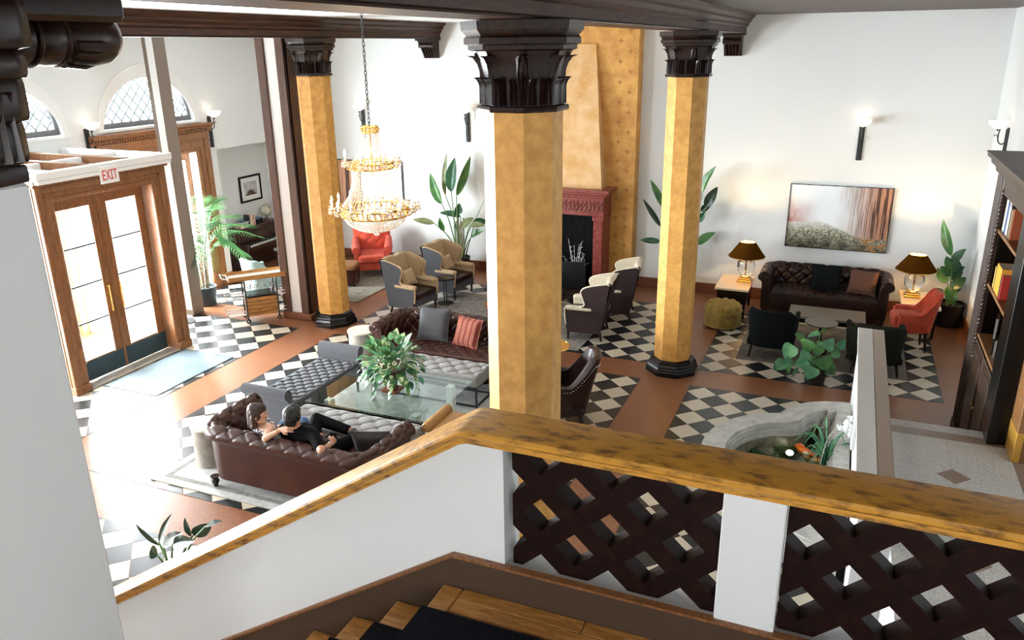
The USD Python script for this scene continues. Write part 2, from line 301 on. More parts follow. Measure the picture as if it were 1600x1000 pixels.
def place(m, p, d, up=(0, 0, 1), roll=0):
    """turn a mesh built along +x (up +z) to run along d from p"""
    d = np.asarray(d, float); d = d/np.linalg.norm(d); up = np.asarray(up, float)
    y = np.cross(up, d)
    if np.linalg.norm(y) < 1e-3: y = np.cross([0, 1., 0], d)
    y /= np.linalg.norm(y); z = np.cross(d, y)
    if roll: c, s = math.cos(roll), math.sin(roll); y, z = c*y+s*z, -s*y+c*z
    return trimesh.Trimesh(np.array(m.vertices)@np.array([d, y, z])+np.asarray(p, float), m.faces, process=False)
def lam(*a): return np.array(a, float)
# ================================================================== THE SETTING
S = 'structure'
XW, YW, ZC = -11.65, 15.06, 5.06            # left wall face, back wall face, ceiling
def pix(p):
    q = CR@(np.asarray(p, float)-CAM); return (800+FPX*q[0]/q[2], 500-FPX*q[1]/q[2]) if q[2] > .05 else (-9999, -9999)
# ---- floor: terrazzo bands with fields of diamond tiles
floor = thing('floor', 'polished lobby floor of rust terrazzo bands framing fields of black and cream diamond tiles', 'floor', kind=S)
part(floor, 'terrazzo_base', B(-12.6, -3.6, -.25, 4.6, 15.3, -.004), terrazzo)
XB = [(-11.55, -8.50), (-7.73, -2.42), (-1.71, 1.56)]; YB = [(3.2, 4.88), (5.55, 10.49), (11.12, 14.05)]
tiles = []
for (x0, x1) in XB:
    for (y0, y1) in YB:
        if x0 == XB[0][0] and y0 == YB[2][0]: pass
        nx, ny = round((x1-x0)/.41), round((y1-y0)/.41); px, py = (x1-x0)/nx, (y1-y0)/ny; R_ = sbox(x0, y0, x1, y1)
        for i in range(2*nx+1):
            for j in range(2*ny+1):
                if (i+j) % 2: continue
                cx, cy = x0+i*px/2, y0+j*py/2; light = i % 2 == 1
                g = .004; po = Polygon([(cx-px/2+g, cy), (cx, cy-py/2+g), (cx+px/2-g, cy), (cx, cy+py/2-g)])
                if i in (0, 2*nx) or j in (0, 2*ny): po = po.intersection(R_)
                if po.area < 1e-4 or (x0 == XB[2][0] and y1 < 11 and cx > .42): continue
                u = pix((cx, cy, 0))
                if not (-30 < u[0] < 1630 and -30 < u[1] < 1040): vis = 0
                else:
                    pp = np.array([pix((a, b, 0)) for a, b in po.exterior.coords]); vis = Polygon(pp).area
                    # foreground that hides it: pillar, stair wall, columns, platform
                    if u[1] > 915-.54*(u[0]-190) and u[0] < 715: vis *= .01
                    if u[1] > 635+.17*(u[0]-715) and u[0] >= 715: vis *= .15
                    if u[0] < 40+.238*(u[1]-285): vis = 0
                    if 762 < u[0] < 868 or (cx > .37 and cy < 9): vis *= .05
                tiles.append((vis, light, po))
tiles.sort(key=lambda t: -t[0]); rnd = random.Random(3); rest = {True: [], False: []}
for k, (vis, light, po) in enumerate(tiles):
    m = ext(po, .0035, -.004+rnd.uniform(0, .0004))
    if k < 296: part(floor, 'tile', m, rnd.choice([tile_cream, tile_cream, tile_cream_2]) if light else rnd.choice([tile_black, tile_black, tile_black_2]), False)
    else: rest[light].append(m)
part(floor, 'cream_tile_field', rest[True], tile_cream, False, kind='stuff'); part(floor, 'black_tile_field', rest[False], tile_black, False, kind='stuff')

# ---- walls
def arch_pts(yc, a, z0, b, n=20):
    return [(yc-a, z0)]+[(yc+a*math.cos(t), z0+b*math.sin(t)) for t in np.linspace(PI, 0, n)]+[(yc+a, z0)]
poly = sbox(-3.2, 0, YW+.25, 5.3)
BAYS = [2.2, 5.15, 8.1, 10.95]
for yc in BAYS:
    poly = poly.difference(sbox(yc-.93, -1, yc+.93, 2.75)).difference(Polygon(arch_pts(yc, 1.07, 3.34, 1.02)))
poly = poly.difference(sbox(12.46, -1, 14.72, 2.72))
solo('wall_left', extx(poly, XW-.38, XW), plaster, 'white plaster facade wall on the left with doors, arched windows and the piano alcove', 'wall', kind=S)
alc = thing('wall_alcove', 'grey-white recessed alcove in the left wall that holds the piano', 'wall', kind=S)
part(alc, 'back_panel', B(-12.5, 12.2, 0, -12.36, 14.9, 2.9), plaster); part(alc, 'soffit', B(-12.36, 12.46, 2.72, XW-.38, 14.72, 2.9), plaster)
part(alc, 'side_panel', B(-12.36, 12.3, 0, XW-.38, 12.46, 2.72), plaster); part(alc, 'side_panel', B(-12.36, 14.72, 0, XW-.38, 14.88, 2.72), plaster)
solo('wall_back', B(-12.5, YW, 0, 2.4, YW+.25, 5.3), plaster, 'long white plaster back wall behind the fireplace, sofa and landscape picture', 'wall', kind=S)
solo('wall_right', B(2.13, 8.5, 0, 2.4, YW, 5.3), plaster, 'white plaster side wall on the right beyond the bookcase', 'wall', kind=S)
solo('wall_front', [B(-12.5, -3.6, 0, -.8, -3.4, 5.3), B(2.8, -3.6, 0, 4.6, -3.4, 5.3), B(-.8, -3.6, 0, 2.8, -3.4, 3.1), B(4.4, -3.4, 0, 4.6, 8.3, 5.3)], plaster, 'plaster walls of the stair hall behind the viewpoint with its window opening', 'wall', kind=S)  # the opening is invented, it serves the light added behind the camera
cl = thing('ceiling', 'white plaster ceiling between dark timber beams', 'ceiling', kind=S)
part(cl, 'panel', B(-12.5, -3.4, ZC, -2.1, YW, ZC+.2), plaster)
part(cl, 'panel', B(-2.1, -3.4, ZC+.001, 4.6, YW, ZC+.2), beam_wood, label='dark stained timber ceiling panel over the right bay')
# ---- timber beams with stepped crown, on the column lines
def beam(xc, hw, y0, y1, label):
    b = thing('trim_1', label, 'beam', kind=S)
    part(b, 'beam', B(xc-hw, y0, 4.76, xc+hw, y1, ZC, .012), beam_wood)
    for s in (-1, 1):
        prof = [(hw, 4.86), (hw+.03, 4.88), (hw+.03, 4.91), (hw+.07, 4.95), (hw+.07, 4.98), (hw+.12, 5.02), (hw+.13, ZC), (hw, ZC)]
        part(b, 'crown_moulding', exty([(xc+s*x, z) for x, z in prof], y0, y1), beam_wood)
        part(b, 'edge_bead', tube([(xc+s*hw, y0, 4.77), (xc+s*hw, y1, 4.77)], .012, 6), dark_wood)
    return b
beam(-2.08, .19, 1.0, YW, 'dark timber ceiling beam carried by the central and right-hand columns')
beam(-8.07, .19, 3.0, YW, 'dark timber ceiling beam carried by the left-hand column')
# ---- carved corbels under the beam ends on the back wall
def corbel(x, label):
    c = thing('corbel', label, 'corbel', (x, YW, 4.76), group='carved corbels on the back wall'); y = -1
    prof = [(0, 0), (-.36, 0), (-.36, -.045), (-.33, -.07), (-.30, -.075), (-.315, -.12), (-.29, -.165), (-.235, -.165), (-.215, -.13), (-.19, -.22), (-.13, -.31), (-.10, -.37), (0, -.37)]
    part(c, 'body', extx(prof, -.15, .15), dark_wood); part(c, 'top_slab', B(-.19, -.39, -.035, .19, 0, -.001, .008), dark_wood)
    for i in range(5):
        xx = -.12+.06*i; part(c, 'carved_leaf', tube(spline([(xx, -.31, -.09), (xx, -.22, -.20), (xx*.9, -.15, -.30), (xx*.8, -.11, -.36)], 5), [.022]*16, 6), dark_wood)
    part(c, 'scroll', cyl((-.16, -.265, -.125), (.16, -.265, -.125), .05, n=14), dark_wood)
    return c
corbel(-2.08, 'small dark carved corbel under the beam end right of the right-hand column'); corbel(-8.07, 'dark carved corbel under the beam end behind the chandelier')
# ---- octagonal columns
def octo(prof, c=(0, 0, 0)): return lathe([(r/math.cos(PI/8), z) for r, z in prof], 8, c, PI/8)
def acanthus(w, h, out):
    nu, nv = 9, 7; u = np.linspace(0, 1, nu); v = np.linspace(-1, 1, nv); U, V = np.meshgrid(u, v, indexing='ij')
    curl = out*np.clip((U-.55)/.45, 0, 1)**2; Wd = w/2*(1-.25*U)*np.where(U > .9, .75, 1)
    P = np.stack([.012*(1-V**2)+.014*np.cos(V*PI*3)+curl, V*Wd, h*(U-.10*np.clip((U-.8)/.2, 0, 1)**2)], -1)
    Q = P.copy(); Q[..., 0] -= .03; g = grid(P); q = grid(Q); return cat([g, T(q.vertices, np.array(q.faces)[:, ::-1])])
def column(label, x, y):
    c = thing('column', label, 'column', (x, y, 0), group='ochre octagonal columns'); k = c
    part(k, 'base', octo([(0, 0), (.36, 0), (.36, .06), (.345, .075), (.345, .09), (.33, .12), (.335, .135), (.315, .165), (.30, .17), (.295, .2), (.27, .215), (0, .215)]), black_wood, 20)
    part(k, 'shaft', octo([(.252, .2), (.252, 4.2)]), ochre, False)
    cap = part(k, 'capital', octo([(.25, 4.19), (.285, 4.19), (.29, 4.205), (.285, 4.225), (.255, 4.23), (.255, 4.42), (.28, 4.52), (.31, 4.57), (.335, 4.58), (.335, 4.605), (.36, 4.615), (.36, 4.65), (.345, 4.665), (.375, 4.70), (.38, 4.755), (0, 4.755)]), dark_wood, 25)
    for i in range(8):
        a = PI/8+i*PI/4
        # tall corner leaf on each edge, then a pair of low leaves on each face
        part(cap, 'acanthus_leaf', mv(acanthus(.13, .34, .085), (.262, 0, 4.24), s=(1, 1, 1)), dark_wood) if False else None
        L = mv(acanthus(.12, .34, .085), (.262, 0, 4.235)); part(k, 'acanthus_leaf', mv(L, rz=math.degrees(a)), dark_wood, 50)
        for s in (-1, 1):
            L = mv(acanthus(.095, .185, .045), (.262, s*.052, 4.235)); part(k, 'acanthus_leaf', mv(L, rz=math.degrees(i*PI/4)), dark_wood, 50)
    return k
c0 = column('thick ochre octagonal column in the foreground centre with dark carved capital', -2.08, 5.14)
copy(c0, 'ochre octagonal column on the right standing clear on a black base', (-2.08, 11.0, 0)); copy(c0, 'ochre octagonal column on the left beside the white pier', (-8.1, 11.02, 0))

# ---- posts by the entrance
p1 = thing('post', 'slender brown and white timber post rising behind the entrance vestibule', 'post', (-10.86, 10.5, 0))
part(p1, 'shaft', B(-.13, -.13, 0, .13, .13, ZC, .01), M('post_brown', (.17, .13, .10), .5)); part(p1, 'white_panel', B(-.03, -.137, .1, .115, -.12, ZC), paint_white)
trim_brown = M('trim_brown', (.11, .045, .02), .5, c2=(.06, .024, .012), scale=6, stretch=(6, 6, .7))
p2 = thing('post', 'wide white pier with brown corner boards left of the left column', 'post', (-8.81, 11.03, 0))
part(p2, 'pier', B(-.25, -.1, 0, .25, .25, ZC), paint_white)
for x0, x1 in ((-.29, -.13), (.10, .29)): part(p2, 'corner_board', B(x0, -.14, 0, x1, -.09, ZC, .008), trim_brown)
part(p2, 'corner_board', B(.25, -.14, 0, .29, .26, ZC, .008), trim_brown); part(p2, 'plinth', B(-.31, -.16, 0, .31, .28, .12, .01), base_brown)
# ---- baseboards
def bb(name, prof_len, lab):
    solo(name, prof_len, base_brown, lab, 'baseboard', kind=S)
bb('baseboard_back', [B(x0, YW-.025, 0, x1, YW, .2, .008) for x0, x1 in ((XW, -6.72), (-3.69, 2.13))], 'dark red-brown baseboard along the back wall')
bb('baseboard_right', B(2.105, 10.4, 0, 2.13, YW-.02, .2, .008), 'brown baseboard along the right side wall')
bb('baseboard_left', [B(XW, y0, 0, XW+.025, y1, .22, .008) for y0, y1 in ((12.31, 12.46), (14.72, 15.03), (6.1, 7.0))], 'brown baseboard along the left wall')

# ---- arched windows with leaded diamond panes
def arch_window(n, yc, label):
    w = thing('window_%d' % n, label, 'window', (XW-.16, yc, 3.34), kind=S); a, b = 1.07, 1.02
    outer, inner = Polygon(arch_pts(0, a, 0, b)), Polygon(arch_pts(0, a-.075, .085, b-.14))
    part(w, 'frame', extx(outer.difference(inner), -.04, .05), M('arch_frame', (.12, .115, .115), .5) if n == 1 else '/World/Looks/arch_frame')
    lead = []; mullion = []
    for k in range(-14, 15):
        for s in (-1, 1):
            band = Polygon([(k*.19-.005-2*s, -1.4), (k*.19+.005-2*s, -1.4), (k*.19+.005+2*s, 2.4), (k*.19-.005+2*s, 2.4)]) if False else affinity.translate(affinity.rotate(sbox(-3, -.011, 3, .011), s*48, origin=(0, 0)), k*.2, 0)
            g = band.intersection(inner)
            if not g.is_empty: lead.append(extx(g, -.012, .002+.002*s))
    part(w, 'lead_came', lead, M('lead', (.30, .36, .40), .5) if n == 1 else '/World/Looks/lead', False, kind='stuff')
    part(w, 'pane', extx(inner, -.008, -.004), pane, False)
    part(w, 'sill', B(.05, -1.15, -.05, .2, 1.15, -.001, .008), paint_white)
    part(w, 'reveal_trim', extx(Polygon(arch_pts(0, a+.09, -.06, b+.09)).difference(Polygon(arch_pts(0, a, -.2, b))), .162, .175), paint_white)
arch_window(1, 10.95, 'arched leaded window over the side door right of the vestibule'); arch_window(2, 8.1, 'arched leaded window above the entrance vestibule at the left edge')
for n, yc in ((3, 5.15), (4, 2.2)): arch_window(n, yc, 'arched leaded window of the facade beside the near pillar')

# ---- side door in the left wall, with oak casing
def casing(t, w, h, cw, x=0, depth=.07, mat=oak):
    """moulded casing around an opening w wide (along y) and h high, standing on x, facing +x"""
    for s in (-1, 1):
        part(t, 'jamb_casing', [B(x, min(s*w/2, s*(w/2+cw)), 0, x+depth*.6, max(s*w/2, s*(w/2+cw)), h, 0), B(x, min(s*(w/2+cw*.62), s*(w/2+cw)), 0, x+depth, max(s*(w/2+cw*.62), s*(w/2+cw)), h+cw*.62, .008), B(x, min(s*(w/2+.02), s*(w/2+.07)), 0, x+depth*.8, max(s*(w/2+.02), s*(w/2+.07)), h+.02, .006)], mat)
        bead = [sphere((x+depth*.75, s*(w/2+.105), z), .013, 0) for z in np.arange(.15, h+.1, .04)]; part(t, 'bead_trim', bead, mat, kind='stuff')
    part(t, 'head_casing', [B(x, -w/2-cw, h, x+depth*.6, w/2+cw, h+cw, 0), B(x, -w/2-cw, h+cw*.62, x+depth, w/2+cw, h+cw, .008), B(x, -w/2-.07, h+.02, x+depth*.8, w/2+.07, h+.07, .006)], mat)
def cornice(t, w, z, x=0, k=1.0, mat=oak):
    prof = [(0, 0), (.05, .0), (.05, .03), (.075, .045), (.075, .085), (.10, .10), (.10, .12), (.15, .165), (.165, .17), (.165, .20), (0, .20)]
    part(t, 'cornice', extx_y(prof, -w/2-.1, w/2+.1, x, z, k), mat)
    n = int(w/.055); part(t, 'dentil_row', [B(x+.04, -w/2+.055*i, z+.04*k, x+.105*k, -w/2+.055*i+.032, z+.085*k) for i in range(n)], mat, False, kind='stuff')
def extx_y(prof, y0, y1, x, z, k=1.0):
    return mv(exty([(x+a*k, z+b*k) for a, b in prof], y0, y1))
d3 = thing('door_2', 'tall oak-framed side door right of the vestibule with bright glass', 'door', (XW, 10.95, 0), kind=S)
casing(d3, 1.86, 2.75, .36); cornice(d3, 2.6, 3.1, 0, .85)
for s in (-1, 1):
    part(d3, "door_leaf", [B(-.2, min(s*.01, s*.92), .02, -.14, max(s*.01, s*.92), .3, .006), B(-.2, min(s*.01, s*.92), 2.6, -.14, max(s*.01, s*.92), 2.73, .006), B(-.2, min(s*.01, s*.13), .3, -.14, max(s*.01, s*.13), 2.6, .006), B(-.2, min(s*.80, s*.92), .3, -.14, max(s*.80, s*.92), 2.6, .006)], oak)
    part(d3, 'pane', B(-.175, min(s*.13, s*.80), .3, -.168, max(s*.13, s*.80), 2.6), pane)
# ---- entrance vestibule: oak box with a pair of glazed doors
VX = -9.66
v = thing('door_1', 'large carved oak entrance vestibule with a pair of glazed doors', 'door', (VX, 8.08, 0), kind=S)
W2 = 1.66; casing(v, W2, 2.70, .235, -.08, .09)
part(v, 'outer_jamb', B(-.2, -1.07, 0, -.01, -.83, 2.8, .012), oak); part(v, 'outer_jamb', B(-.2, .83, 0, -.01, 1.07, 2.8, .012), oak)
part(v, 'outer_stile', B(-.05, -1.09, 0, .025, -1.0, 2.95, .012), oak); part(v, 'outer_stile', B(-.05, 1.0, 0, .025, 1.09, 2.95, .012), oak)
part(v, 'frieze', B(-.1, -1.07, 2.88, .0, 1.07, 2.98, .008), oak); cornice(v, 2.06, 2.94, 0, .95)
part(v, 'side_wall', B(XW-VX, -1.09, 0, -.05, -1.02, 2.95, .01), oak); part(v, 'side_wall', B(XW-VX, 1.02, 0, -.05, 1.09, 2.95, .01), oak)
part(v, 'bounce_lining', B(XW-VX, -1.02, 0, -.21, -1.0, 2.95), paint_white); part(v, 'bounce_lining', B(XW-VX, 1.0, 0, -.21, 1.02, 2.95), paint_white); part(v, 'bounce_ceiling', B(XW-VX, -1.0, 2.90, -.21, 1.0, 2.95), paint_white)  # white lining added to bounce street daylight out through the glazed doors
part(v, 'roof_board', B(XW-VX, -1.12, 2.985, .155, 1.12, 3.04, .01), paint_white)
for i, y in enumerate((-.95, -.28, .40, 1.0)): part(v, 'roof_joist', B(XW-VX, y-.05, 3.04, .05, y+.05, 3.15, .008), paint_white if i in (0, 3) else oak)
part(v, 'roof_edge', B(.04, -1.14, 3.04, .16, 1.14, 3.14, .01), paint_white); part(v, 'roof_batten', B(-.9, -1.0, 3.04, -.8, 1.0, 3.13, .008), paint_white)
part(v, 'threshold', B(-.34, -.86, 0, .02, .86, .022, .006), M('threshold', (.42, .38, .33), .3, metallic=.5))
part(v, 'plinth_block', B(-.1, -1.1, 0, .035, -.84, .12, .01), oak); part(v, 'plinth_block', B(-.1, .84, 0, .035, 1.1, .12, .01), oak)
def glazed_leaf(s, x):
    y0, y1 = (0.004, .825); f = lambda a, b: (min(s*a, s*b), max(s*a, s*b)); g = lambda a, b, z0, z1, x0=x-.05, x1=x, c=.006: B(x0, f(a, b)[0], z0, x1, f(a, b)[1], z1, c)
    part(v, 'door_reveal', B(-.30, min(s*.829, s*.86), 0, -.028, max(s*.832, s*.86), 2.72, 0), oak); part(v, 'door_reveal', B(-.30, min(0, s*.83), 2.695, -.03, max(0, s*.83), 2.72, 0), oak)
    l = part(v, 'door_leaf', [g(y0, .145, .03, 2.69), g(.67, y1, .03, 2.69), g(.145, .67, 2.54, 2.69), g(.155, .66, .03, .34)], oak)
    part(l, 'kick_plate', g(.02, .81, .035, .32, x, x+.012, .004), pot_blue)
    zs = np.linspace(.34, 2.54, 5)
    for i in range(4): part(l, 'pane', g(.155, .66, zs[i]+.009, zs[i+1]-.009, x-.03, x-.024, 0), pane)
    for i in range(1, 4): part(l, 'muntin', g(.15, .665, zs[i]-.011, zs[i]+.011, x-.04, x-.004, .003), steel_dark)
    part(l, 'push_bar', [tube([(x+.05, s*.10, .95), (x+.05, s*.10, 1.35)], .012, 8), tube([(x, s*.10, .97), (x+.05, s*.10, .97)], .008, 6), tube([(x, s*.10, 1.33), (x+.05, s*.10, 1.33)], .008, 6)], brass)
glazed_leaf(-1, -.22); glazed_leaf(1, -.22)
part(v, 'meeting_stile', B(-.225, -.02, .03, -.205, .02, 2.69, .004), oak)
# outer street doors of the vestibule, half seen through the glass: white frame and the pavement beyond
part(v, 'outer_door_frame', [B(-2.2, -.93, 0, -2.1, -.8, 2.75), B(-2.2, .8, 0, -2.1, .93, 2.75), B(-2.2, -.06, 0, -2.1, .06, 2.75), B(-2.2, -.93, 2.55, -2.1, .93, 2.75)], oak)
solo('pavement', B(-22, -6, -.3, -12.05, 18, -.02), M('pavement', (.62, .62, .60), .8), 'bright street pavement outside the glass doors', 'pavement', kind=S)
ex = thing('exit_sign', 'white EXIT sign with red letters over the entrance doors', 'sign', (-9.50, 8.04, 2.86))
part(ex, 'plate', B(-.01, -.155, 0, .015, .155, .235, .006), paint_white)
tm = meshkit.text_mesh('EXIT', .135, .004); tm.apply_translation([-(tm.bounds[0][0]+tm.bounds[1][0])/2, 0, 0]); tv = np.array(tm.vertices); sx = .24/(tv[:, 0].max()-tv[:, 0].min())
part(ex, 'lettering', trimesh.Trimesh(np.stack([.016+tv[:, 2], tv[:, 0]*sx, .05+tv[:, 1]], 1), tm.faces, process=False), M('exit_red', (.62, .03, .02), .5), False)

# ---- fireplace
fp = thing('fireplace', 'tall ochre chimney breast with tapering hood and carved red marble mantel', 'fireplace', (-5.2, YW, 0)); FY = -.32
part(fp, 'chimney_breast', B(-1.5, FY, 0, 1.5, 0, ZC), ochre_wall, label='patterned gold stucco breast')
fl = []
for i in range(13):
    for j in range(2):
        z = .35+i*.36+(.18 if j else 0); xq = 1.16+j*.19
        for a in range(4): fl.append(mv(sphere((0, 0, 0), 1, 1, (.024, .003, .010)), (xq+.026*math.cos(a*PI/2), FY-.001, z+.026*math.sin(a*PI/2)), ry=-90*a))
part(fp, 'stencilled_flower', fl, M('stencil', (.30, .12, .02), .6), kind='stuff')
H0 = [(-.98, -.72), (.98, -.72), (.98, FY), (-.98, FY)]; H1 = [(-.70, FY-.02), (.70, FY-.02), (.70, FY), (-.70, FY)]
part(fp, 'hood', hull([(x, y, 2.02) for x, y in H0]+[(x, y, 4.62) for x, y in H1]), ochre_pale, False)
part(fp, 'mantel_shelf', exty([(-1.18, 1.985), (1.18, 1.985), (1.18, 2.03), (-1.18, 2.03)], -.93, FY), red_marble)
part(fp, 'mantel_cornice', [B(-1.14, -.90, 1.93, 1.14, FY, 1.985, .012), B(-1.10, -.87, 1.88, 1.10, FY, 1.93, .012)], red_marble)
part(fp, 'carved_frieze', B(-1.07, -.84, 1.53, 1.07, FY, 1.88, .01), red_marble)
rr = random.Random(5); rel = []
for i in range(26):
    x = -1.0+i*.08; rel.append(tube(spline([(x, -.85, 1.62), (x+.04, -.857, 1.68+rr.uniform(0, .05)), (x+.02, -.855, 1.76), (x-.02, -.855, 1.73+rr.uniform(-.03, .03))], 4), .012, 5))
    rel.append(sphere((x+.03, -.85, 1.80), .022, 1, (1, .5, 1)))
part(fp, 'carved_relief', rel, red_marble, kind='stuff')
for s in (-1, 1): part(fp, 'jamb', [B(min(s*.86, s*1.05), -.82, 0, max(s*.86, s*1.05), FY, 1.53, .012), B(min(s*.84, s*1.07), -.84, 1.44, max(s*.84, s*1.07), FY, 1.53, .01), B(min(s*.84, s*1.07), -.84, 0, max(s*.84, s*1.07), FY, .14, .01)], red_marble)
part(fp, 'firebox', [B(-.86, FY-.02, 0, .86, FY, 1.53), B(-.86, -.78, 1.50, .86, FY, 1.53), B(-.862, -.75, 0, -.85, FY, 1.53), B(.85, -.75, 0, .862, FY, 1.53)], soot)
for i in range(9):
    for j in range(2): part(fp, 'hearth_tile', B(-1.22+i*.272, -1.36+j*.27, 0, -1.22+i*.272+.264, -1.36+j*.27+.262, .035, .005), slate)
fs = thing('fire_screen', 'black curved mesh fire screen standing inside the fireplace', 'fire screen', (-4.95, YW-.66, 0))
part(fs, 'mesh_panel', grid(np.array([[(-.42+.84*a, -.10*math.sin(PI*a), z) for z in (.02, .3, .56)] for a in np.linspace(0, 1, 12)])), M('mesh_panel', (.02, .022, .026), .6, metallic=.3))
part(fs, 'frame', tube([(-.42, 0, .02), (-.42, 0, .56)]+[(-.42+.84*a, -.10*math.sin(PI*a), .57) for a in np.linspace(0, 1, 12)]+[(.42, 0, .56), (.42, 0, .02)], .011, 6), iron)
br = thing('dried_branches', 'spray of white dried branches in the dark firebox', 'branches', (-4.82, YW-.44, .0)); tw, bl = [], []
for i in range(16):
    a = rr.uniform(-.5, .5); h = rr.uniform(.45, .95); p = spline([(0, 0, .05), (a*.25, rr.uniform(-.06, .06), h*.5), (a*.55, rr.uniform(-.08, .08), h)], 5); tw.append(tube(p, .005, 5))
    for q in p[5:]: bl.append(sphere(q+np.array([rr.uniform(-.03, .03), rr.uniform(-.03, .03), rr.uniform(-.02, .02)]), .012, 0))
part(br, 'twigs', tw, paint_white, kind='stuff'); part(br, 'buds', bl, paint_white, kind='stuff'); part(br, 'vase', lathe([(0, 0), (.07, 0), (.09, .1), (.05, .2), (.06, .24)], 14), soot)
# ================================================================== STAIR, BALUSTRADE, NEAR PILLAR
ZL, XA, SL = 2.11, -1.56, .653               # landing level, top nosing, slope of the flight
RUN = .277; RISE = RUN*SL
st = thing('staircase', 'oak stair flight and landing with brown skirting at the bottom of the view', 'stairs', kind=S)
part(st, 'landing_slab', B(XA+.03, -.6, ZL-.3, 4.4, 2.87, ZL-.022), plaster)
part(st, 'nosing_board', B(XA-.03, 1.8, ZL-.022, XA+.075, 2.85, ZL, .008), oak_floor)
for i in range(7):
    x = XA+.08+i*.62
    for j, (y0, y1) in enumerate(((2.765, 2.849), (2.68, 2.762))):
        o = .31*j; part(st, 'border_plank', B(x+o if i or not j else XA+.08, y0, ZL-.022, x+o+.616, y1, ZL, .003), oak_floor)
part(st, 'floor_board', B(XA+.08, .5, ZL-.022, 4.3, 2.676, ZL-.002, .003), oak_floor)
for k in range(1, 12):
    z = ZL-k*RISE; x = XA-k*RUN
    part(st, 'tread', B(x-.03, 1.8, z-.03, x+RUN, 2.85, z, .008), oak_floor); part(st, 'riser', B(x+RUN, 1.8, z, x+RUN+.02, 2.85, z+RISE-.02), oak_floor)
part(st, 'riser', B(XA, 1.8, ZL-RISE, XA+.02, 2.85, ZL-.022), oak_floor)
part(st, 'inner_string', exty([(-5.0, 0), (XA+.03, 0), (XA+.03, ZL-.03), (XA, ZL-.03), (-4.75, .02)], 1.77, 1.797), plaster)
xs = -1.54; zt = 2.275
part(st, 'skirting', exty([(-5.0, zt-SL*(xs+5.0) if False else zt+SL*(-5.0-xs)), (xs, zt), (4.3, zt), (4.3, 1.9), (xs+.2, 1.9), (-5.0, zt+SL*(-5.0-xs)-.55)], 2.85, 2.879), skirting_brown)
part(st, 'skirting_cap', exty([(-5.0, zt+SL*(-5.0-xs)), (xs, zt), (4.3, zt), (4.3, zt+.012), (xs-.004, zt+.012), (-5.0, zt+SL*(-5.0-xs)+.014)], 2.846, 2.885), oak)
rn = thing('stair_runner', 'black carpet runner covering the middle of the oak stairs', 'carpet')
rp = [(4.2, ZL+.012), (XA-.045, ZL+.012)]
for k in range(1, 11):
    z = ZL-k*RISE+.012; x = XA-k*RUN; rp += [(XA-(k-1)*RUN-.045, ZL-(k-1)*RISE-.035), (XA-(k-1)*RUN-.014, ZL-(k-1)*RISE-.045), (XA-(k-1)*RUN-.014, z), (x-.045, z)]
bot = [(x+.010, z-.0125) for x, z in rp]
part(rn, 'pile', exty(Polygon(rp+bot[::-1]).buffer(0), 1.96, 2.655), carpet_black, False)
bl = thing('balustrade', 'white plaster stair wall topped by the worn ochre handrail', 'balustrade', kind=S)
XR, ZR = -1.47, 2.985
def railz(x): return ZR+SL*min(0, x-XR)
part(bl, 'stair_wall', exty([(-5.2, railz(-5.2)-.09), (XR, ZR-.09), (-1.275, ZR-.09), (-1.275, 2.27), (4.3, 2.27), (4.3, 1.2), (-5.2, 0)], 2.88, 3.06), plaster, False)
part(bl, 'newel_pier', B(-.305, 2.87, 2.26, -.06, 3.06, ZR-.085, .006), plaster); part(bl, 'newel_pier', B(1.03, 2.87, 2.26, 1.28, 3.06, ZR-.085, .006), plaster)
part(bl, 'lobby_wall', B(-1.3, 3.02, 0, 4.4, 3.06, 2.26), plaster)
sec = [(2.88, -.092), (2.868, -.088), (2.868, -.072), (2.855, -.066), (2.855, -.052), (2.84, -.045), (2.828, -.032), (2.826, -.018), (2.834, -.006), (2.85, 0), (2.96, .006), (3.08, 0), (3.098, -.012), (3.10, -.03), (3.08, -.05), (3.065, -.09)]
P = np.array([[(x, y, railz(x)+dz) for (y, dz) in sec] for x in list(np.linspace(-5.3, XR-.02, 30))+[XR+.02]+list(np.linspace(-1.3, 4.3, 30))])
rail = grid(P, closev=True); part(bl, 'handrail', rail, ochre_worn, 30, label='worn ochre-painted handrail')
# lattice panels: crossing diagonal bars, each bar its own piece
PX, PZ, X0, Z0 = .325, .295, -.785, 2.565
def lattice(x0, x1, lab):
    l = thing('lattice_panel', lab, 'lattice panel', (0, 0, 0)); z0, z1 = 2.272, ZR-.085; c = .055
    n = 0; xs_ = []
    clip = sbox(x0, z0, x1, z1)
    # scalloped foot and side: cut between the bar ends
    hx = lambda u, v: (X0+PX*(u+v)/2, Z0+PZ*(u-v)/2)
    cut = []
    for i in range(-12, 14):
        cx = X0+PX*i/2
        for zc in (z0,):
            pass
    for d in (0, 1):
        for k in range(-14, 14):
            u0, u1 = k+.29, k+.71
            q = [hx(u0, -15), hx(u1, -15), hx(u1, 15), hx(u0, 15)] if d == 0 else [hx(-15, u0), hx(-15, u1), hx(15, u1), hx(15, u0)]
            g = Polygon(q).intersection(clip)
            if g.area > 2e-4: part(l, 'lattice_bar', exty(g, 2.925+.0015*d, 3.025-.0015*d), lattice_wood, False)
    return l
lattice(-1.25, -.312, 'dark red-brown timber lattice panel left of the white newel pier'); lattice(-.055, 1.025, 'dark timber lattice panel at the bottom right corner')
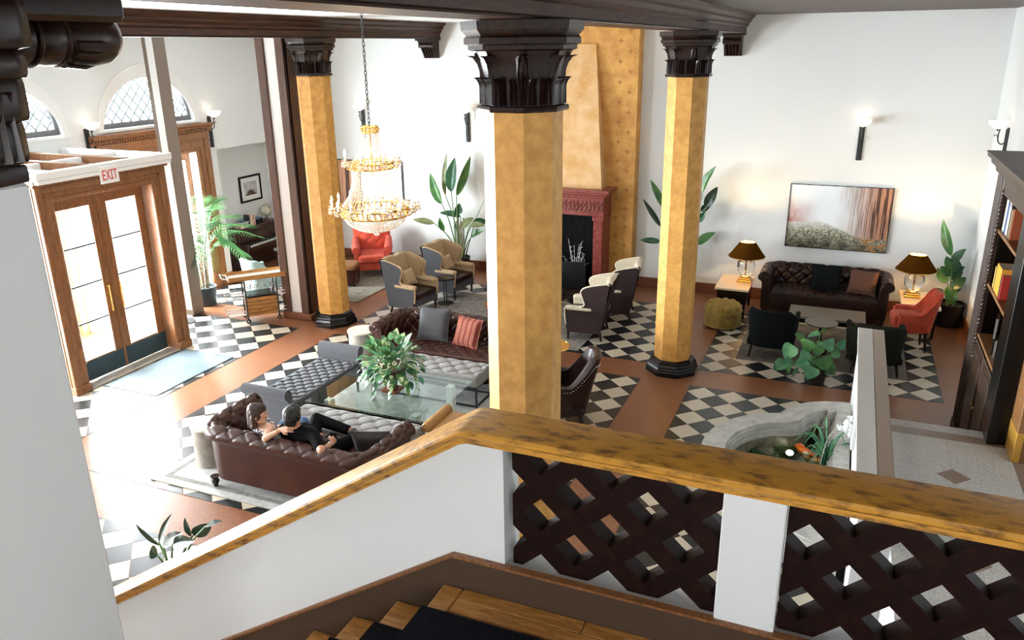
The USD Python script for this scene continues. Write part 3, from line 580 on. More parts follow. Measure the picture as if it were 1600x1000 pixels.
# near pillar with its dark carved capital and scroll bracket
pl = thing('pillar', 'plain pale plaster pillar with dark carved capital at the left edge', 'pillar', (0, 0, 0), kind=None)
PXR, PYF = -2.45, 1.765
part(pl, 'shaft', B(PXR-.62, PYF-.62, 0, PXR, PYF, 4.2, .01), plaster)
part(pl, 'neck_moulding', soft(PXR-.64, PYF-.64, 4.19, PXR+.012, PYF+.012, 4.27, .03, 4), dark_wood)
part(pl, 'capital', [soft(PXR-.62-e, PYF-.62-e, a, PXR+e, PYF+e, b, .04, 6, (.01, .01, 0)) for a, b, e in ((4.25, 4.42, .025), (4.38, 4.55, .042), (4.51, 4.62, .055), (4.6, 4.776, .075))], dark_wood)
for i in range(5): part(pl, 'carved_leaf', mv(acanthus(.13, .24, .03), (PXR+.02, PYF-.07-.12*i, 4.27)), dark_wood, 50)
sc = thing('scroll_bracket', 'black carved scroll bracket hanging under the beam at the top left', 'bracket', (PXR-.16, PYF+.075, 4.648))
prof = [(0, .0), (.085, .0), (.10, .03), (.105, .09), (.092, .12), (.098, .135), (.108, .16), (.108, .20), (.094, .225), (.10, .24), (.112, .27), (.115, .34), (.105, .40), (.08, .435), (.04, .455), (0, .46)]
part(sc, 'roll', mv(lathe([(r*.88, z*1.09) for r, z in prof], 28), rx=-90), dark_wood, 40)
for y in (.125, .232): part(sc, 'band', mv(torus(.089, .011, n=28), (0, y, 0), rx=90), dark_wood)
for i in range(9):
    a = -.2+i*PI/8-PI; part(sc, 'carved_flute', tube([(.095*math.cos(a), .26, .095*math.sin(a)), (.103*math.cos(a), .33, .103*math.sin(a)), (.08*math.cos(a), .425, .08*math.sin(a))], .009, 6), dark_wood)
part(sc, 'top_block', B(-.13, -.05, .05, .13, .46, .145, .02), dark_wood)
nb = thing('trim_2', 'near black beam end resting on the scroll bracket at the top left', 'beam', kind=S)
part(nb, 'beam', B(PXR-.34, -3.3, 4.795, PXR+.02, PYF+.72, ZC, .015), dark_wood)
part(nb, 'edge_bead', tube([(PXR+.02, -3.3, 4.812), (PXR+.02, PYF+.71, 4.812)], .016, 6), dark_wood)

# ================================================================== RAISED GRANITE LANDING, PARAPET AND FOUNTAIN
ZP, YP = .85, 8.46
gp = thing('platform', 'raised pale granite landing with brown border and small diamond inlay at the right', 'platform', kind=S)
part(gp, 'core', B(.66, 3.06, 0, 2.9, YP-.005, ZP-.03), plaster)
part(gp, 'nosing', B(.66, YP-.012, ZP-.05, 1.9, YP+.012, ZP-.004, .004), black_wood)
part(gp, 'border_strip', B(.66, 8.30, ZP-.03, 1.9, YP, ZP, .002), granite); part(gp, 'border_strip', B(.66, 8.14, ZP-.03, 1.9, 8.298, ZP, .002), granite_brown)
part(gp, 'side_strip', B(1.752, 3.06, ZP-.03, 2.9, 8.137, ZP, .002), granite_brown)
dia = [Polygon([(1.22-.14, yc), (1.22, yc-.14), (1.22+.14, yc), (1.22, yc+.14)]) for yc in (7.37, 6.0, 4.6)]
for i, (y0, y1) in enumerate(((6.75, 8.137), (5.3, 6.747), (3.06, 5.297))):
    for x0, x1 in ((.66, 1.219), (1.221, 1.75)):
        part(gp, 'granite_slab', ext(sbox(x0, y0, x1, y1).difference(unary_union(dia).buffer(.002)), .03, ZP-.03), granite, False)
for d in dia: part(gp, 'diamond_inlay', ext(d, .0295, ZP-.03), granite_brown, False)
pw = thing('parapet', 'low wall with two-tone granite coping between the fountain and the landing', 'parapet', kind=S)
part(pw, 'wall', B(.40, 6.0, 0, .66, 10.58, 1.05), plaster)
part(pw, 'coping_slab', B(.37, 6.0, 1.05, .545, 10.62, 1.10, .006), granite, label='pale granite half of the coping'); part(pw, 'coping_slab', B(.546, 6.0, 1.05, .68, 10.62, 1.099, .006), granite_brown, label='shaded half of the granite coping, its shade painted as brown stone')  # shade edge along the coping, painted as a browner slab
ft = thing('fountain', 'lobed carved stone fountain basin against the low wall', 'fountain')
from shapely.geometry import Point
out = unary_union([Point(-.05, 8.08).buffer(1.09, 28), Point(.37, 8.9).buffer(.80, 24), Point(.37, 7.26).buffer(.80, 24)]).intersection(sbox(-3, 5, .385, 12))
def ring(d): return out.buffer(-d).intersection(sbox(-3, 5, .385, 12)) if d else out
def rim(d0, d1, z0, z1, over=0): return ext(ring(d0).difference(sbox(-9, -9, -8, -8)).difference(Polygon(affinity.translate(out.buffer(-d1), .0, 0).exterior.coords).union(affinity.translate(out.buffer(-d1), .1, 0)) if d1 else Polygon()), z1-z0, z0)
part(ft, 'rim', [rim(.0, .27, .36, .40), rim(.012, .262, .40, .425)], stone, False)
part(ft, 'moulding', [rim(.03, .285, .32, .36), rim(.05, .30, .27, .32)], stone, False)
part(ft, 'basin_wall', rim(.06, .32, 0, .27), stone, False); part(ft, 'basin_floor', ext(ring(.3), .03, 0), stone_wet, False)
part(ft, 'basin_lining', rim(.318, .34, .03, .27), stone_wet, False)
solo('pond_water', ext(ring(.32), .004, .15), water_mat, 'clear water in the fountain basin', 'water', smooth=False)
sp = thing('fountain_mask', 'small white lion mask spout on the side of the low wall', 'spout', (.375, 8.2, .80))
hd = [sphere((-.05, 0, 0), .075, 2, (.8, .95, 1.1)), sphere((-.105, 0, -.03), .045, 2, (1.1, .9, .8))]
part(sp, 'head', hd, ceramic_white)
part(sp, 'mane', [sphere((-.02, .085*math.cos(a), .095*math.sin(a)), .028, 1) for a in np.arange(0, 6.2, .52)], ceramic_white, kind=None)
part(sp, 'plaque', B(-.012, -.15, -.2, .025, .15, .2, .01), ceramic_white); part(sp, 'nose', sphere((-.148, 0, -.01), .017, 1), ceramic_white)
for s in (-1, 1): part(sp, 'ear', sphere((-.05, s*.07, .075), .02, 1), ceramic_white); part(sp, 'eye', sphere((-.108, s*.03, .022), .009, 1), stone_wet)
ws = spline([(.25, 8.2, .75), (.16, 8.2, .68), (.11, 8.2, .45), (.08, 8.2, .16)], 8)
solo('water_jet', [tube(ws, np.linspace(.006, .011, len(ws)), 6)]+[sphere(ws[i]+np.array([.004, .004, 0]), .010, 0, (1, 1, 1.6)) for i in range(6, len(ws), 2)], glass, 'thin stream of water falling from the lion mask', 'water jet')
def fish(loc, rz, lab, L=.34, m=None):
    f = thing('koi', lab, 'fish', loc, rz); u = np.linspace(0, 1, 14); r = .055*np.sin(PI*u**.75)**.8*(1-.35*u)+.004
    part(f, 'body', mv(tube(np.stack([L*(u-.5), .015*np.sin(u*5), 0*u], 1), r, 10), s=(1, .75, 1)), m)
    part(f, 'tail_fin', mv(ext([(0, 0), (-.09, .05), (-.07, 0), (-.09, -.05)], .004), (-L*.47, 0, 0), rx=80) if False else mv(leaf(.09, .08, 5, 5), (0, 0, 0), rz=180, rx=0), m) if False else part(f, 'tail_fin', mv(leaf(.10, .09, 6, 5, 0, 0, 'strap'), (L*.45, .0, 0), rx=70), m)
    part(f, 'dorsal_fin', mv(leaf(.12, .05, 6, 3, .1, 0), (-.04, 0, .045), rx=90), m)
koi = M('koi_orange', (.85, .17, .02), .25, c2=(.9, .75, .6), scale=9, lo=.5, hi=.6); koi2 = M('koi_gold', (.75, .38, .10), .25)
fish((-.10, 8.78, .15), 140, 'larger orange koi swimming at the centre of the basin', .36, koi); fish((.12, 8.55, .14), 165, 'smaller golden koi below the reeds', .28, koi2)
for (x, y, r, lab, m) in ((-.55, 8.62, .22, 'mossy brown rock at the left of the pond', stone_wet), (.16, 8.93, .20, 'dark wet rock at the back of the pond', M('rock_dark', (.05, .048, .042), .5))):
    k = trimesh.creation.icosphere(subdivisions=3, radius=1.0); vv = np.array(k.vertices); vv *= (.75+.5*meshkit.fbm(vv*1.7+x*9, 3)[:, None]); solo('rock', trimesh.Trimesh(vv*[r, r*.8, r*.55]+[x, y, .07], k.faces, process=False), m, lab, 'rock')
lp = thing('pond_light', 'small bright underwater lamp in the pond', 'lamp', (-.23, 8.68, .06)); part(lp, 'housing', lathe([(0, 0), (.05, 0), (.06, .05), (.05, .06)], 14), iron); part(lp, 'lens', sphere((0, 0, .075), .045, 2, (1, 1, .7)), glow_lens)
rr = random.Random(11)
rd = thing('reed_plant', 'pale green arching reeds growing in the pond', 'plant', (.15, 8.42, .03))
for i in range(22):
    a = rr.uniform(0, 2*PI); h = rr.uniform(.3, .62); r = rr.uniform(.10, .3); p = spline([(rr.uniform(-.04, .04), rr.uniform(-.04, .04), 0), (r*.3*math.cos(a), r*.3*math.sin(a), h*.75), (r*.8*math.cos(a), r*.8*math.sin(a), h), (r*1.25*math.cos(a), r*1.25*math.sin(a), h*.72)], 5)
    part(rd, 'blade', mv(tube(p, [.004, .011, .009, .002], 5), s=(1, 1, 1)), leaf_mint)
for i in range(4): part(rd, 'stalk', tube([(.02*i-.05, .1, 0), (.05*i-.16, .12, .62+.06*(i % 3))], [.007, .003], 6), leaf_olive)
wp = thing('water_plant', 'low dark green water plant by the pond edge', 'plant', (-.62, 8.42, .12))
for i in range(16):
    a = rr.uniform(0, 6.28); part(wp, 'leaf', place(leaf(.10, .06, 5, 3, .4), (.06*math.cos(a), .06*math.sin(a), .04), (math.cos(a), math.sin(a), .35)), leaf_deep)
# ================================================================== BOOKCASE AND PANELLED PIER ON THE RIGHT
bc = thing('bookcase', 'tall carved brown bookcase with rope mouldings at the right edge', 'bookcase', (1.6, 0, 0))
Y0, Y1 = 8.2, 10.33; H = 3.2
part(bc, 'back_panel', B(.50, Y0, 0, .52, Y1, H), bookcase_wood); part(bc, 'side_panel', B(0, Y1-.04, 0, .52, Y1, H, .005), bookcase_wood); part(bc, 'side_panel', B(0, Y0, 0, .52, Y0+.04, H, .005), black_wood)
part(bc, 'stile', B(-.02, 9.93, 0, .04, Y1, H, .006), bookcase_wood); part(bc, 'stile', B(-.03, Y0-.02, 0, .06, 8.56, H, .006), black_wood)
for y in (10.02, 10.10, 10.18, 10.26): part(bc, 'reed_moulding', tube([(-.022, y, .15), (-.022, y, H-.005)], .016, 6), bookcase_wood)
def rope(x, y, z0, z1, r=.018, pitch=.055):
    t = np.arange(z0, z1, pitch/8); out = []
    for k in range(2):
        ph = 2*PI*t/(pitch*2)+k*PI; out.append(tube(np.stack([x+r*.6*np.cos(ph), y+r*.6*np.sin(ph), t], 1), r*.75, 5))
    return cat(out)
part(bc, 'rope_moulding', rope(-.01, 9.895, .3, H-.12, .013, .045), bookcase_wood)
for z in (1.43, 2.03, 2.64): part(bc, 'shelf', B(.0, 8.56, z-.035, .50, 9.9, z, .005), shelf_wood)
part(bc, 'plinth', B(-.04, Y0, 0, .5, Y1+.02, .16, .01), bookcase_wood)
for y0, y1 in ((8.58, 9.2), (9.22, 9.88)): 
    d = part(bc, 'cupboard_door', [B(-.01, y0, .18, .03, y1, 1.37, .008), B(-.022, y0+.07, .28, -.008, y1-.07, 1.27, .01)], bookcase_wood); part(d, 'knob', sphere((-.03, y1-.04 if y0 < 9 else y0+.04, .8), .016, 1), brass)
part(bc, 'top_rail', B(-.012, 8.56, 3.02, .06, 9.92, H-.002, .006), bookcase_wood)
part(bc, 'cornice', exty([(x, z) for x, z in ((.52, H), (.52, H+.2), (-.15, H+.2), (-.15, H+.165), (-.11, H+.15), (-.10, H+.09), (-.05, H+.06), (-.04, H), )], Y0-.1, Y1+.12), bookcase_wood)
part(bc, 'cornice_top', B(-.16, Y0-.1, H+.2, .52, Y1+.14, H+.22, .006), M('cornice_top', (.16, .13, .105), .6, c2=(.10, .08, .065), scale=30))
pp = thing('wall_pier', 'dark panelled timber pier with rope moulding and gold foot at the right edge', 'wall', kind=S)
part(pp, 'panel', B(1.76, 7.9, ZP, 2.9, 8.2, 3.3), bookcase_wood); part(pp, 'stile', B(1.74, 7.86, ZP, 1.86, 8.21, 3.3, .008), shelf_wood)
part(pp, 'rope_moulding', rope(1.885, 7.875, ZP+.25, 3.2), shelf_wood); part(pp, 'foot_block', B(1.735, 7.85, ZP, 1.80, 8.215, ZP+.3, .008), gold_paint); part(pp, 'inner_panel', B(1.93, 7.87, ZP+.12, 2.8, 7.91, 3.2, .02), bookcase_wood)
part(pp, 'side_wall', B(2.85, 3.1, ZP, 3.0, 8.0, ZC), plaster)
# books and ornaments on the shelves
def book(loc, w, h, d, m, lab, grp, rz=0, flat=False):
    b = thing('book', lab, 'book', loc, rz, grp); e = .004
    part(b, 'cover', [B(0, 0, 0, d, e, h, .001), B(0, w-e, 0, d, w, h, .001), B(0, 0, 0, e, w, h, .001)], m, False); part(b, 'pages', B(e, e, .004, d-.006, w-e, h-.004), page)
    return b
page = M('page', (.72, .68, .58), .8)
bm = {n: M('book_'+n, c, .55) for n, c in dict(cream=(.72, .66, .54), navy=(.03, .05, .16), blue=(.08, .16, .38), white=(.8, .79, .76), rust=(.40, .09, .03), black=(.02, .02, .022), tan=(.42, .28, .13), orange=(.80, .36, .04), yellow=(.72, .48, .06), green=(.05, .12, .08), red=(.42, .03, .02), teal=(.06, .18, .24)).items()}
y = 9.86
for i, (c, w, h) in enumerate((('cream', .06, .34), ('white', .05, .36), ('blue', .055, .33), ('navy', .03, .30), ('white', .06, .35), ('cream', .05, .31), ('black', .045, .33), ('tan', .05, .30), ('green', .04, .29), ('rust', .05, .32))):
    y -= w+.004; lab = ['cream book standing first on the upper shelf by the rope moulding', 'tall white book second on the upper shelf', 'blue-spined book third on the upper shelf', 'thin navy book fourth on the upper shelf', 'tall white book after the navy one', 'cream book beside the black one on the upper shelf', 'black book on the upper shelf', 'tan book toward the near end of the upper shelf', 'dark green book near the end of the upper shelf', 'rust red book last on the upper shelf'][i]
    book((1.63, y, 2.641), w, h, .22, bm[c], lab, 'books on the upper shelf')
bk = thing('book', 'rust book lying flat across the tops of the upper shelf books', 'book', (1.65, 9.5, 3.003), 0, 'books on the upper shelf'); part(bk, 'cover', [B(0, 0, 0, .2, .28, .004), B(0, 0, .03, .2, .28, .034)], bm['rust'], False); part(bk, 'pages', B(.004, .004, .004, .195, .275, .03), page)
y = 9.72
for c, w, h, lab in (('yellow', .06, .24, 'yellow book on the middle shelf beside the orange one'), ('navy', .03, .27, 'thin navy book on the middle shelf'), ('orange', .30, .30, 'wide orange book facing out on the middle shelf'), ('black', .05, .22, 'black book on the middle shelf'), ('red', .05, .26, 'red book on the middle shelf')):
    y -= w+.004; book((1.62, y, 2.031), w, h, .2, bm[c], lab, 'books on the middle shelf')
for i, (yy, z, lab) in enumerate(((9.28, 1.62, 'upper small silver-framed dark picture on the lower shelf'), (9.12, 1.431, 'lower silver-framed picture leaning on the bookcase shelf'))):
    f = thing('shelf_frame', lab, 'picture frame', (1.66, yy, z), -12); part(f, 'frame', extx(sbox(-.13, 0, .13, .22).difference(sbox(-.10, .03, .10, .19)), -.01, .012), chrome); part(f, 'picture', B(-.004, -.10, .03, .002, .10, .19), soot); part(f, 'motif', sphere((-.008, .0, .11), .04, 1, (.1, 1, .8)), paint_white)
    if i == 0: part(f, 'stand', B(-.0, -.1, -.19, .05, .1, 0, .004), black_wood)
# ================================================================== SEATING (each faces -y before it is turned)
def legs(t, pts, h, r0, r1, mat, sq=False, z0=0, name='leg', lean=0):
    for (x, y) in pts:
        dx, dy = lean*np.sign(x), lean*np.sign(y)
        part(t, name, tube([(x+dx, y+dy, z0), (x, y, z0+h)], [r1, r0], 4 if sq else 10), mat)
def chesterfield(name, label, loc, rz, w=2.2, d=.92, mat=leather_brown, group=None, h=.78):
    t = thing(name, label, 'sofa', loc, rz, group)
    ax, ay = w/2-.13, d/2-.13; rc = .16
    path = [(-ax, -d/2+.02)]+[(-ax, y) for y in np.linspace(-d/2+.02, ay-rc, 36)[1:]]
    path += [(-ax+rc-rc*math.cos(a), ay-rc+rc*math.sin(a)) for a in np.linspace(0, PI/2, 18)[1:]]
    nb = int(75*w); path += [(x, ay) for x in np.linspace(-ax+rc, ax-rc, nb)[1:]]
    path += [(ax-rc+rc*math.sin(a), ay-rc+rc*math.cos(a)) for a in np.linspace(0, PI/2, 18)[1:]]+[(ax, y) for y in np.linspace(ay-rc, -d/2+.02, 36)[1:]]
    path = np.array(path); dd = np.gradient(path, axis=0); dd /= np.linalg.norm(dd, axis=1, keepdims=True); nrm = np.stack([-dd[:, 1], dd[:, 0]], 1)
    s = np.concatenate([[0], np.cumsum(np.linalg.norm(np.diff(path, axis=0), axis=1))])
    # section: (outward offset, height) from the seat junction, up, over the roll, down the outside
    sec = spline([(-.075, .36), (-.07, .46), (-.06, .56), (-.055, h-.14), (-.03, h-.055), (.03, h), (.10, h-.015), (.145, h-.07), (.14, h-.13), (.10, h-.155), (.075, h-.20)], 7); nq = len(sec)
    q = np.concatenate([[0], np.cumsum(np.linalg.norm(np.diff(sec, axis=0), axis=1))]); dq = np.gradient(sec, axis=0); dq /= np.linalg.norm(dq, axis=1, keepdims=True); no = np.stack([-dq[:, 1], dq[:, 0]], 1)
    n = max(8, round(s[-1]/.22)); U, Q = np.meshgrid(s/s[-1]*n, q/.21, indexing='ij'); env = np.clip(Q/.5, 0, 1)*np.clip((q[-1]/.21-Q-.6)/.8, 0, 1)
    dep = .042*pleat(U, Q+.1)*env-.010*env
    O = sec[None, :, 0]-no[None, :, 0]*dep; Z = sec[None, :, 1]-no[None, :, 1]*dep
    Pm = np.stack([path[:, None, 0]+nrm[:, None, 0]*O, path[:, None, 1]+nrm[:, None, 1]*O, Z], -1)
    part(t, 'tufted_back_and_arms', grid(Pm), mat, True)
    low = np.array([(.075, h-.20), (.072, .30), (.06, .13), (-.02, .13), (-.07, .13), (-.075, .36)])
    Pl = np.stack([path[:, None, 0]+nrm[:, None, 0]*low[None, :, 0], path[:, None, 1]+nrm[:, None, 1]*low[None, :, 0], np.broadcast_to(low[None, :, 1], (len(path), len(low)))], -1)
    part(t, 'outer_panel', grid(Pl), mat, 30)
    full = np.vstack([sec, low[1:-1]])
    for k, e in ((0, -1), (-1, 1)):
        loop = np.array([(path[k][0]+nrm[k][0]*o, path[k][1]-.012, z) for o, z in full]); c = cat([fan(loop, e > 0)]); part(t, 'arm_front', cat([c, grid(np.array([loop, loop+[0, .02, 0]]), closev=True)]), mat, 30)
        part(t, 'piping', tube(loop, .008, 5, closed=True), mat)
        a = k; ctr = np.array([path[k][0]+nrm[k][0]*.045, path[k][1]-.016, h-.075]); th = np.linspace(0, 3.6*PI, 40); part(t, 'scroll_trim', tube(np.stack([ctr[0]+e*0+(.012+.0055*th)*np.cos(th), 0*th+ctr[1], ctr[2]+(.012+.0045*th)*np.sin(th)], 1), .006, 5), mat)
    xi = ax-.06
    part(t, 'seat', tufted(-xi, -d/2+.0, xi, ay-.05, .30, .455, round(2*xi/.2), 4, .035, .05, 12), mat, 60)
    part(t, 'front_rail', soft(-xi, -d/2+.015, .12, xi, -d/2+.10, .31, .02, 5), mat)
    for sx in (-1, 1):
        for y in (-d/2+.07, d/2-.10): part(t, 'foot', lathe([(0, 0), (.022, 0), (.03, .03), (.045, .07), (.035, .10), (.05, .13), (0, .13)], 12, (sx*(w/2-.11), y, 0)), dark_wood)
    return t
def cushion(name, label, loc, rz, tilt, m, w=.44, h=.44, th=.13, stripes=None):
    t = thing(name, label, 'cushion', loc, rz); n = 14; g = np.linspace(-1, 1, n); A, Bq = np.meshgrid(g, g, indexing='ij')
    k = 1-.10*(1-A**2)*0; e = (1-A**4)*(1-Bq**4); X = A*w/2*(1-.07*(1-Bq**2)**1); Zc = Bq*h/2*(1-.07*(1-A**2)); Yq = th/2*e**.55
    m1 = grid(np.stack([X, -Yq, Zc], -1)); m2 = grid(np.stack([X, Yq, Zc], -1)); c = cat([m1, T(m2.vertices, np.array(m2.faces)[:, ::-1])])
    c = mv(c, (0, 0, h/2*math.cos(math.radians(tilt))+.03), rx=-tilt); part(t, 'cover', c, m, True)
    bd = [(-1, -1), (1, -1), (1, 1), (-1, 1)]; loop = []
    for i in range(4):
        p, q = np.array(bd[i]), np.array(bd[(i+1) % 4])
        for s in np.linspace(0, 1, 8, endpoint=False):
            a, b = p+(q-p)*s; loop.append((a*w/2*(1-.07*(1-b*b)), 0, b*h/2*(1-.07*(1-a*a))))
    pp_ = trimesh.Trimesh(np.array(loop), [[0, 1, 2]], process=False); pp_ = mv(pp_, (0, 0, h/2*math.cos(math.radians(tilt))+.03), rx=-tilt); part(t, 'piping', tube(pp_.vertices, .007, 5, closed=True), m)
    return t
kilim = usdkit.material(stage, '/World/Looks/kilim', {'tc': ('texture_coordinate', {}), 'mp': ('mapping', {'scale': (1, .0, .25)}), 'w': ('wave_texture', {'scale': 3.4, 'distortion': 1.2, 'detail': 1.0, 'detail_scale': 6.0}), 'r': ('rgb_ramp', {'interpolate': False, 'ramp': [(0, (.16, .02, .014)), (.22, (.28, .07, .03)), (.34, (.14, .016, .012)), (.55, (.40, .34, .24)), (.63, (.05, .05, .06)), (.72, (.28, .04, .025)), (.86, (.48, .28, .12)), (.93, (.18, .02, .018))]}), 'p': ('principled_bsdf', {'roughness': .95})},
    [('tc.object', 'mp.vector'), ('mp.vector', 'w.vector'), ('w.fac', 'r.fac'), ('r.color', 'p.base_color')], surface='p.BSDF')
# ---- the three chesterfield sofas
chesterfield('chesterfield_sofa', 'brown leather chesterfield sofa with its back to the stairs and a couple seated on it', (-5.08, 6.17, .012), 180, 2.2)
chesterfield('chesterfield_sofa', 'brown leather chesterfield sofa facing the stairs behind the plant urn, two cushions on it', (-5.05, 9.72, .012), 0, 2.3)
chesterfield('chesterfield_sofa', 'dark brown leather chesterfield sofa under the forest landscape picture', (-.13, 14.52, 0), 0, 2.15, .94, leather_dark, None, .79)
cushion('cushion', 'grey square cushion on the sofa behind the plant urn', (-5.42, 9.78, .43), 6, 22, fab_grey_dark, .5, .5)
cushion('cushion', 'striped red kilim cushion on the sofa behind the plant urn', (-4.83, 9.72, .43), -14, 24, kilim, .46, .44)
cushion('cushion', 'grey cushion beside the man at the right end of the front sofa', (-4.30, 6.30, .43), 200, 24, fab_grey_dark, .42, .40)
cushion('cushion', 'dark blue-grey cushion at the middle of the sofa under the landscape', (-.12, 14.48, .43), 0, 22, fab_black, .5, .46)
cushion('cushion', 'brown patterned cushion at the right end of the sofa under the landscape', (.48, 14.46, .43), -12, 22, fab_brown, .46, .42)
# ---- wing chairs
def wing_chair(label, loc, rz, outer, inner, seatm, group='wing chairs by the fireplace'):
    t = thing('wing_chair', label, 'armchair', loc, rz, group); W = .74; UsdGeom.Xform.Get(stage, t).AddScaleOp().Set(Gf.Vec3f(1, 1, .89))
    for s in (-1, 1):
        x0, x1 = s*(W/2-.085), s*W/2
        prof = spline([(-.33, .30), (-.345, .42), (-.35, .56), (-.34, .62), (-.22, .645), (-.10, .64), (-.03, .70), (-.06, .82), (-.09, .93), (-.05, 1.0), (.06, 1.045), (.20, 1.08), (.31, 1.10), (.36, 1.08)], 5); low = [(.30, .60), (.23, .16), (-.32, .16)]
        pl_ = Polygon(list(map(tuple, prof))+low).buffer(0); f = lambda a, b: (min(a, b), max(a, b))
        part(t, 'wing_side', extx(pl_, *f(s*(W/2-.03), x1)), outer); part(t, 'wing_lining', extx(pl_.buffer(-.012).intersection(sbox(-.34, .40, .5, 2)), *f(s*(W/2-.085), s*(W/2-.03))), inner)
        part(t, 'wing_welt', tube([(s*(W/2-.025), y, z) for y, z in prof], .022, 7), inner)
        part(t, 'arm', soft(*[min(s*(W/2-.12), s*W/2+s*.01), -.36, .57, max(s*(W/2-.12), s*W/2+s*.01), .1, .655], .04, 6), inner)
    g = np.linspace(-1, 1, 13); zz = np.linspace(.40, 1.10, 12); A, Zg = np.meshgrid(g, zz, indexing='ij')
    top = 1+.05*np.exp(-((abs(A)-.45)/.35)**2); Zb = .40+(Zg-.40)*top; Yb = .17+(Zg-.40)*.22-.045*(1-A**2)+.018*np.exp(-(A/.07)**2); Xb = A*(W/2-.08)
    part(t, 'inner_back', grid(np.stack([Xb, Yb, Zb], -1)), inner, True); Yo = .23+(Zg-.40)*.22+.02; Xo = A*(W/2-.0); Zo = np.where(Zg <= .405, .16, Zb); Yo = np.where(Zg <= .405, .21, Yo)
    ob = grid(np.stack([Xo, Yo, Zo], -1)); part(t, 'outer_back', T(ob.vertices, np.array(ob.faces)[:, ::-1]), outer, True)
    it = np.stack([Xb[:, -1], Yb[:, -1], Zb[:, -1]], -1); ot = np.stack([Xo[:, -1], Yo[:, -1], Zb[:, -1]], -1); mid = (it+ot)/2+[0, 0, .025]; part(t, 'top_rail', grid(np.array([it, mid, ot]).transpose(1, 0, 2)), inner, True)
    part(t, 'seat_cushion', soft(-W/2+.09, -.39, .36, W/2-.09, .2, .49, .045, 7, (0, 0, .015)), seatm); part(t, 'seat_rail', B(-W/2+.04, -.35, .2, W/2-.04, .22, .37, .015), outer)
    legs(t, [(-.31, -.31), (.31, -.31)], .2, .026, .016, dark_wood, True); legs(t, [(-.28, .20), (.28, .20)], .2, .026, .018, dark_wood, True, lean=.04)
    return t
wing_chair('front wing chair of the left pair with tan lining, grey outside and a dark seat', (-7.12, 12.05, .013), 82, fab_slate, fab_tan, leather_maroon)
wing_chair('rear wing chair of the left pair, tan lining and grey outside, beside the tall plant', (-6.92, 13.2, .013), 84, fab_slate, fab_tan, leather_maroon)
wing_chair('nearer cream-lined wing chair with plum outside, seen from the side by the fireplace', (-3.66, 11.98, .013), -84, fab_plum, fab_cream, leather_maroon)
wing_chair('farther cream-lined wing chair with plum outside, next to the chimney breast', (-3.50, 13.12, .013), -80, fab_plum, fab_cream, leather_maroon)
cushion('cushion', 'small tan cushion on the front left wing chair', (-7.14, 12.02, .48), 82, 25, fab_tan, .36, .30, .11)
cushion('cushion', 'small tan cushion on the rear left wing chair', (-6.94, 13.17, .48), 84, 25, fab_tan, .36, .30, .11)
# ---- red armchairs
def club(name, label, loc, rz, m, w=.86, group=None):
    t = thing(name, label, 'armchair', loc, rz, group)
    n = 4; g = np.linspace(0, 1, 29); z = np.linspace(0, 1, 22); U, Vq = np.meshgrid(g, z, indexing='ij'); X = (U-.5)*(w-.16)*(1+.10*Vq); Z = .40+.52*Vq-.03*(2*U-1)**2*Vq; Y = .20+.17*Vq-.06*(1-(2*U-1)**2)+.03*pleat(U*3+.5, Vq*2.2+.5)*np.clip(Vq*6-.8, 0, 1)*np.clip((1-Vq)*8, 0, 1)*np.clip((.5-abs(U-.5))*9, 0, 1)
    Pf = np.stack([X, Y, Z], -1); part(t, 'tufted_back', grid(Pf), m, True)
    Yb = .38+.13*Vq+0*U; Pb = np.stack([X*1.02, Yb, Z], -1); gb = grid(Pb); part(t, 'outer_back', T(gb.vertices, np.array(gb.faces)[:, ::-1]), m, True)
    ring = lambda Q: np.concatenate([Q[0, :], Q[1:, -1], Q[-1, -2::-1]]); mid = (ring(Pf)+ring(Pb))/2; c = np.array([0, .35, .66]); mid = mid+(mid-c)*[.045, 0, .045]; part(t, 'back_border', grid(np.array([ring(Pb), mid, ring(Pf)])), m, True)
    for s in (-1, 1):
        arm = spline([(s*(w/2-.10), -.38, .585), (s*(w/2-.09), -.15, .60), (s*(w/2-.08), .15, .655), (s*(w/2-.07), .32, .70)], 6); part(t, 'arm_roll', tube(arm, [.085, .088, .08, .06], 14), m)
        part(t, 'arm_side', B(min(s*(w/2-.15), s*(w/2-.05)), -.375, .16, max(s*(w/2-.15), s*(w/2-.05)), .42, .60, .02), m); part(t, 'arm_front_rosette', mv(torus(.05, .012, n=16), (s*(w/2-.10), -.465+.0, .585), rx=90), m) if False else None
    part(t, 'seat_cushion', soft(-w/2+.14, -.44, .33, w/2-.14, .26, .48, .05, 7, (0, -.01, .02)), m); part(t, 'apron', B(-w/2+.06, -.385, .16, w/2-.06, .42, .335, .02), m)
    legs(t, [(-w/2+.1, -.33), (w/2-.1, -.33), (-w/2+.1, .36), (w/2-.1, .36)], .16, .03, .022, dark_wood, True); return t
club('armchair', 'red-orange velvet button-back armchair left of the wing chairs', (-9.15, 13.98, .012), 32, fab_red)
club('armchair', 'second red armchair mostly hidden behind the left column', (-10.08, 13.1, .012), 62, fab_red)
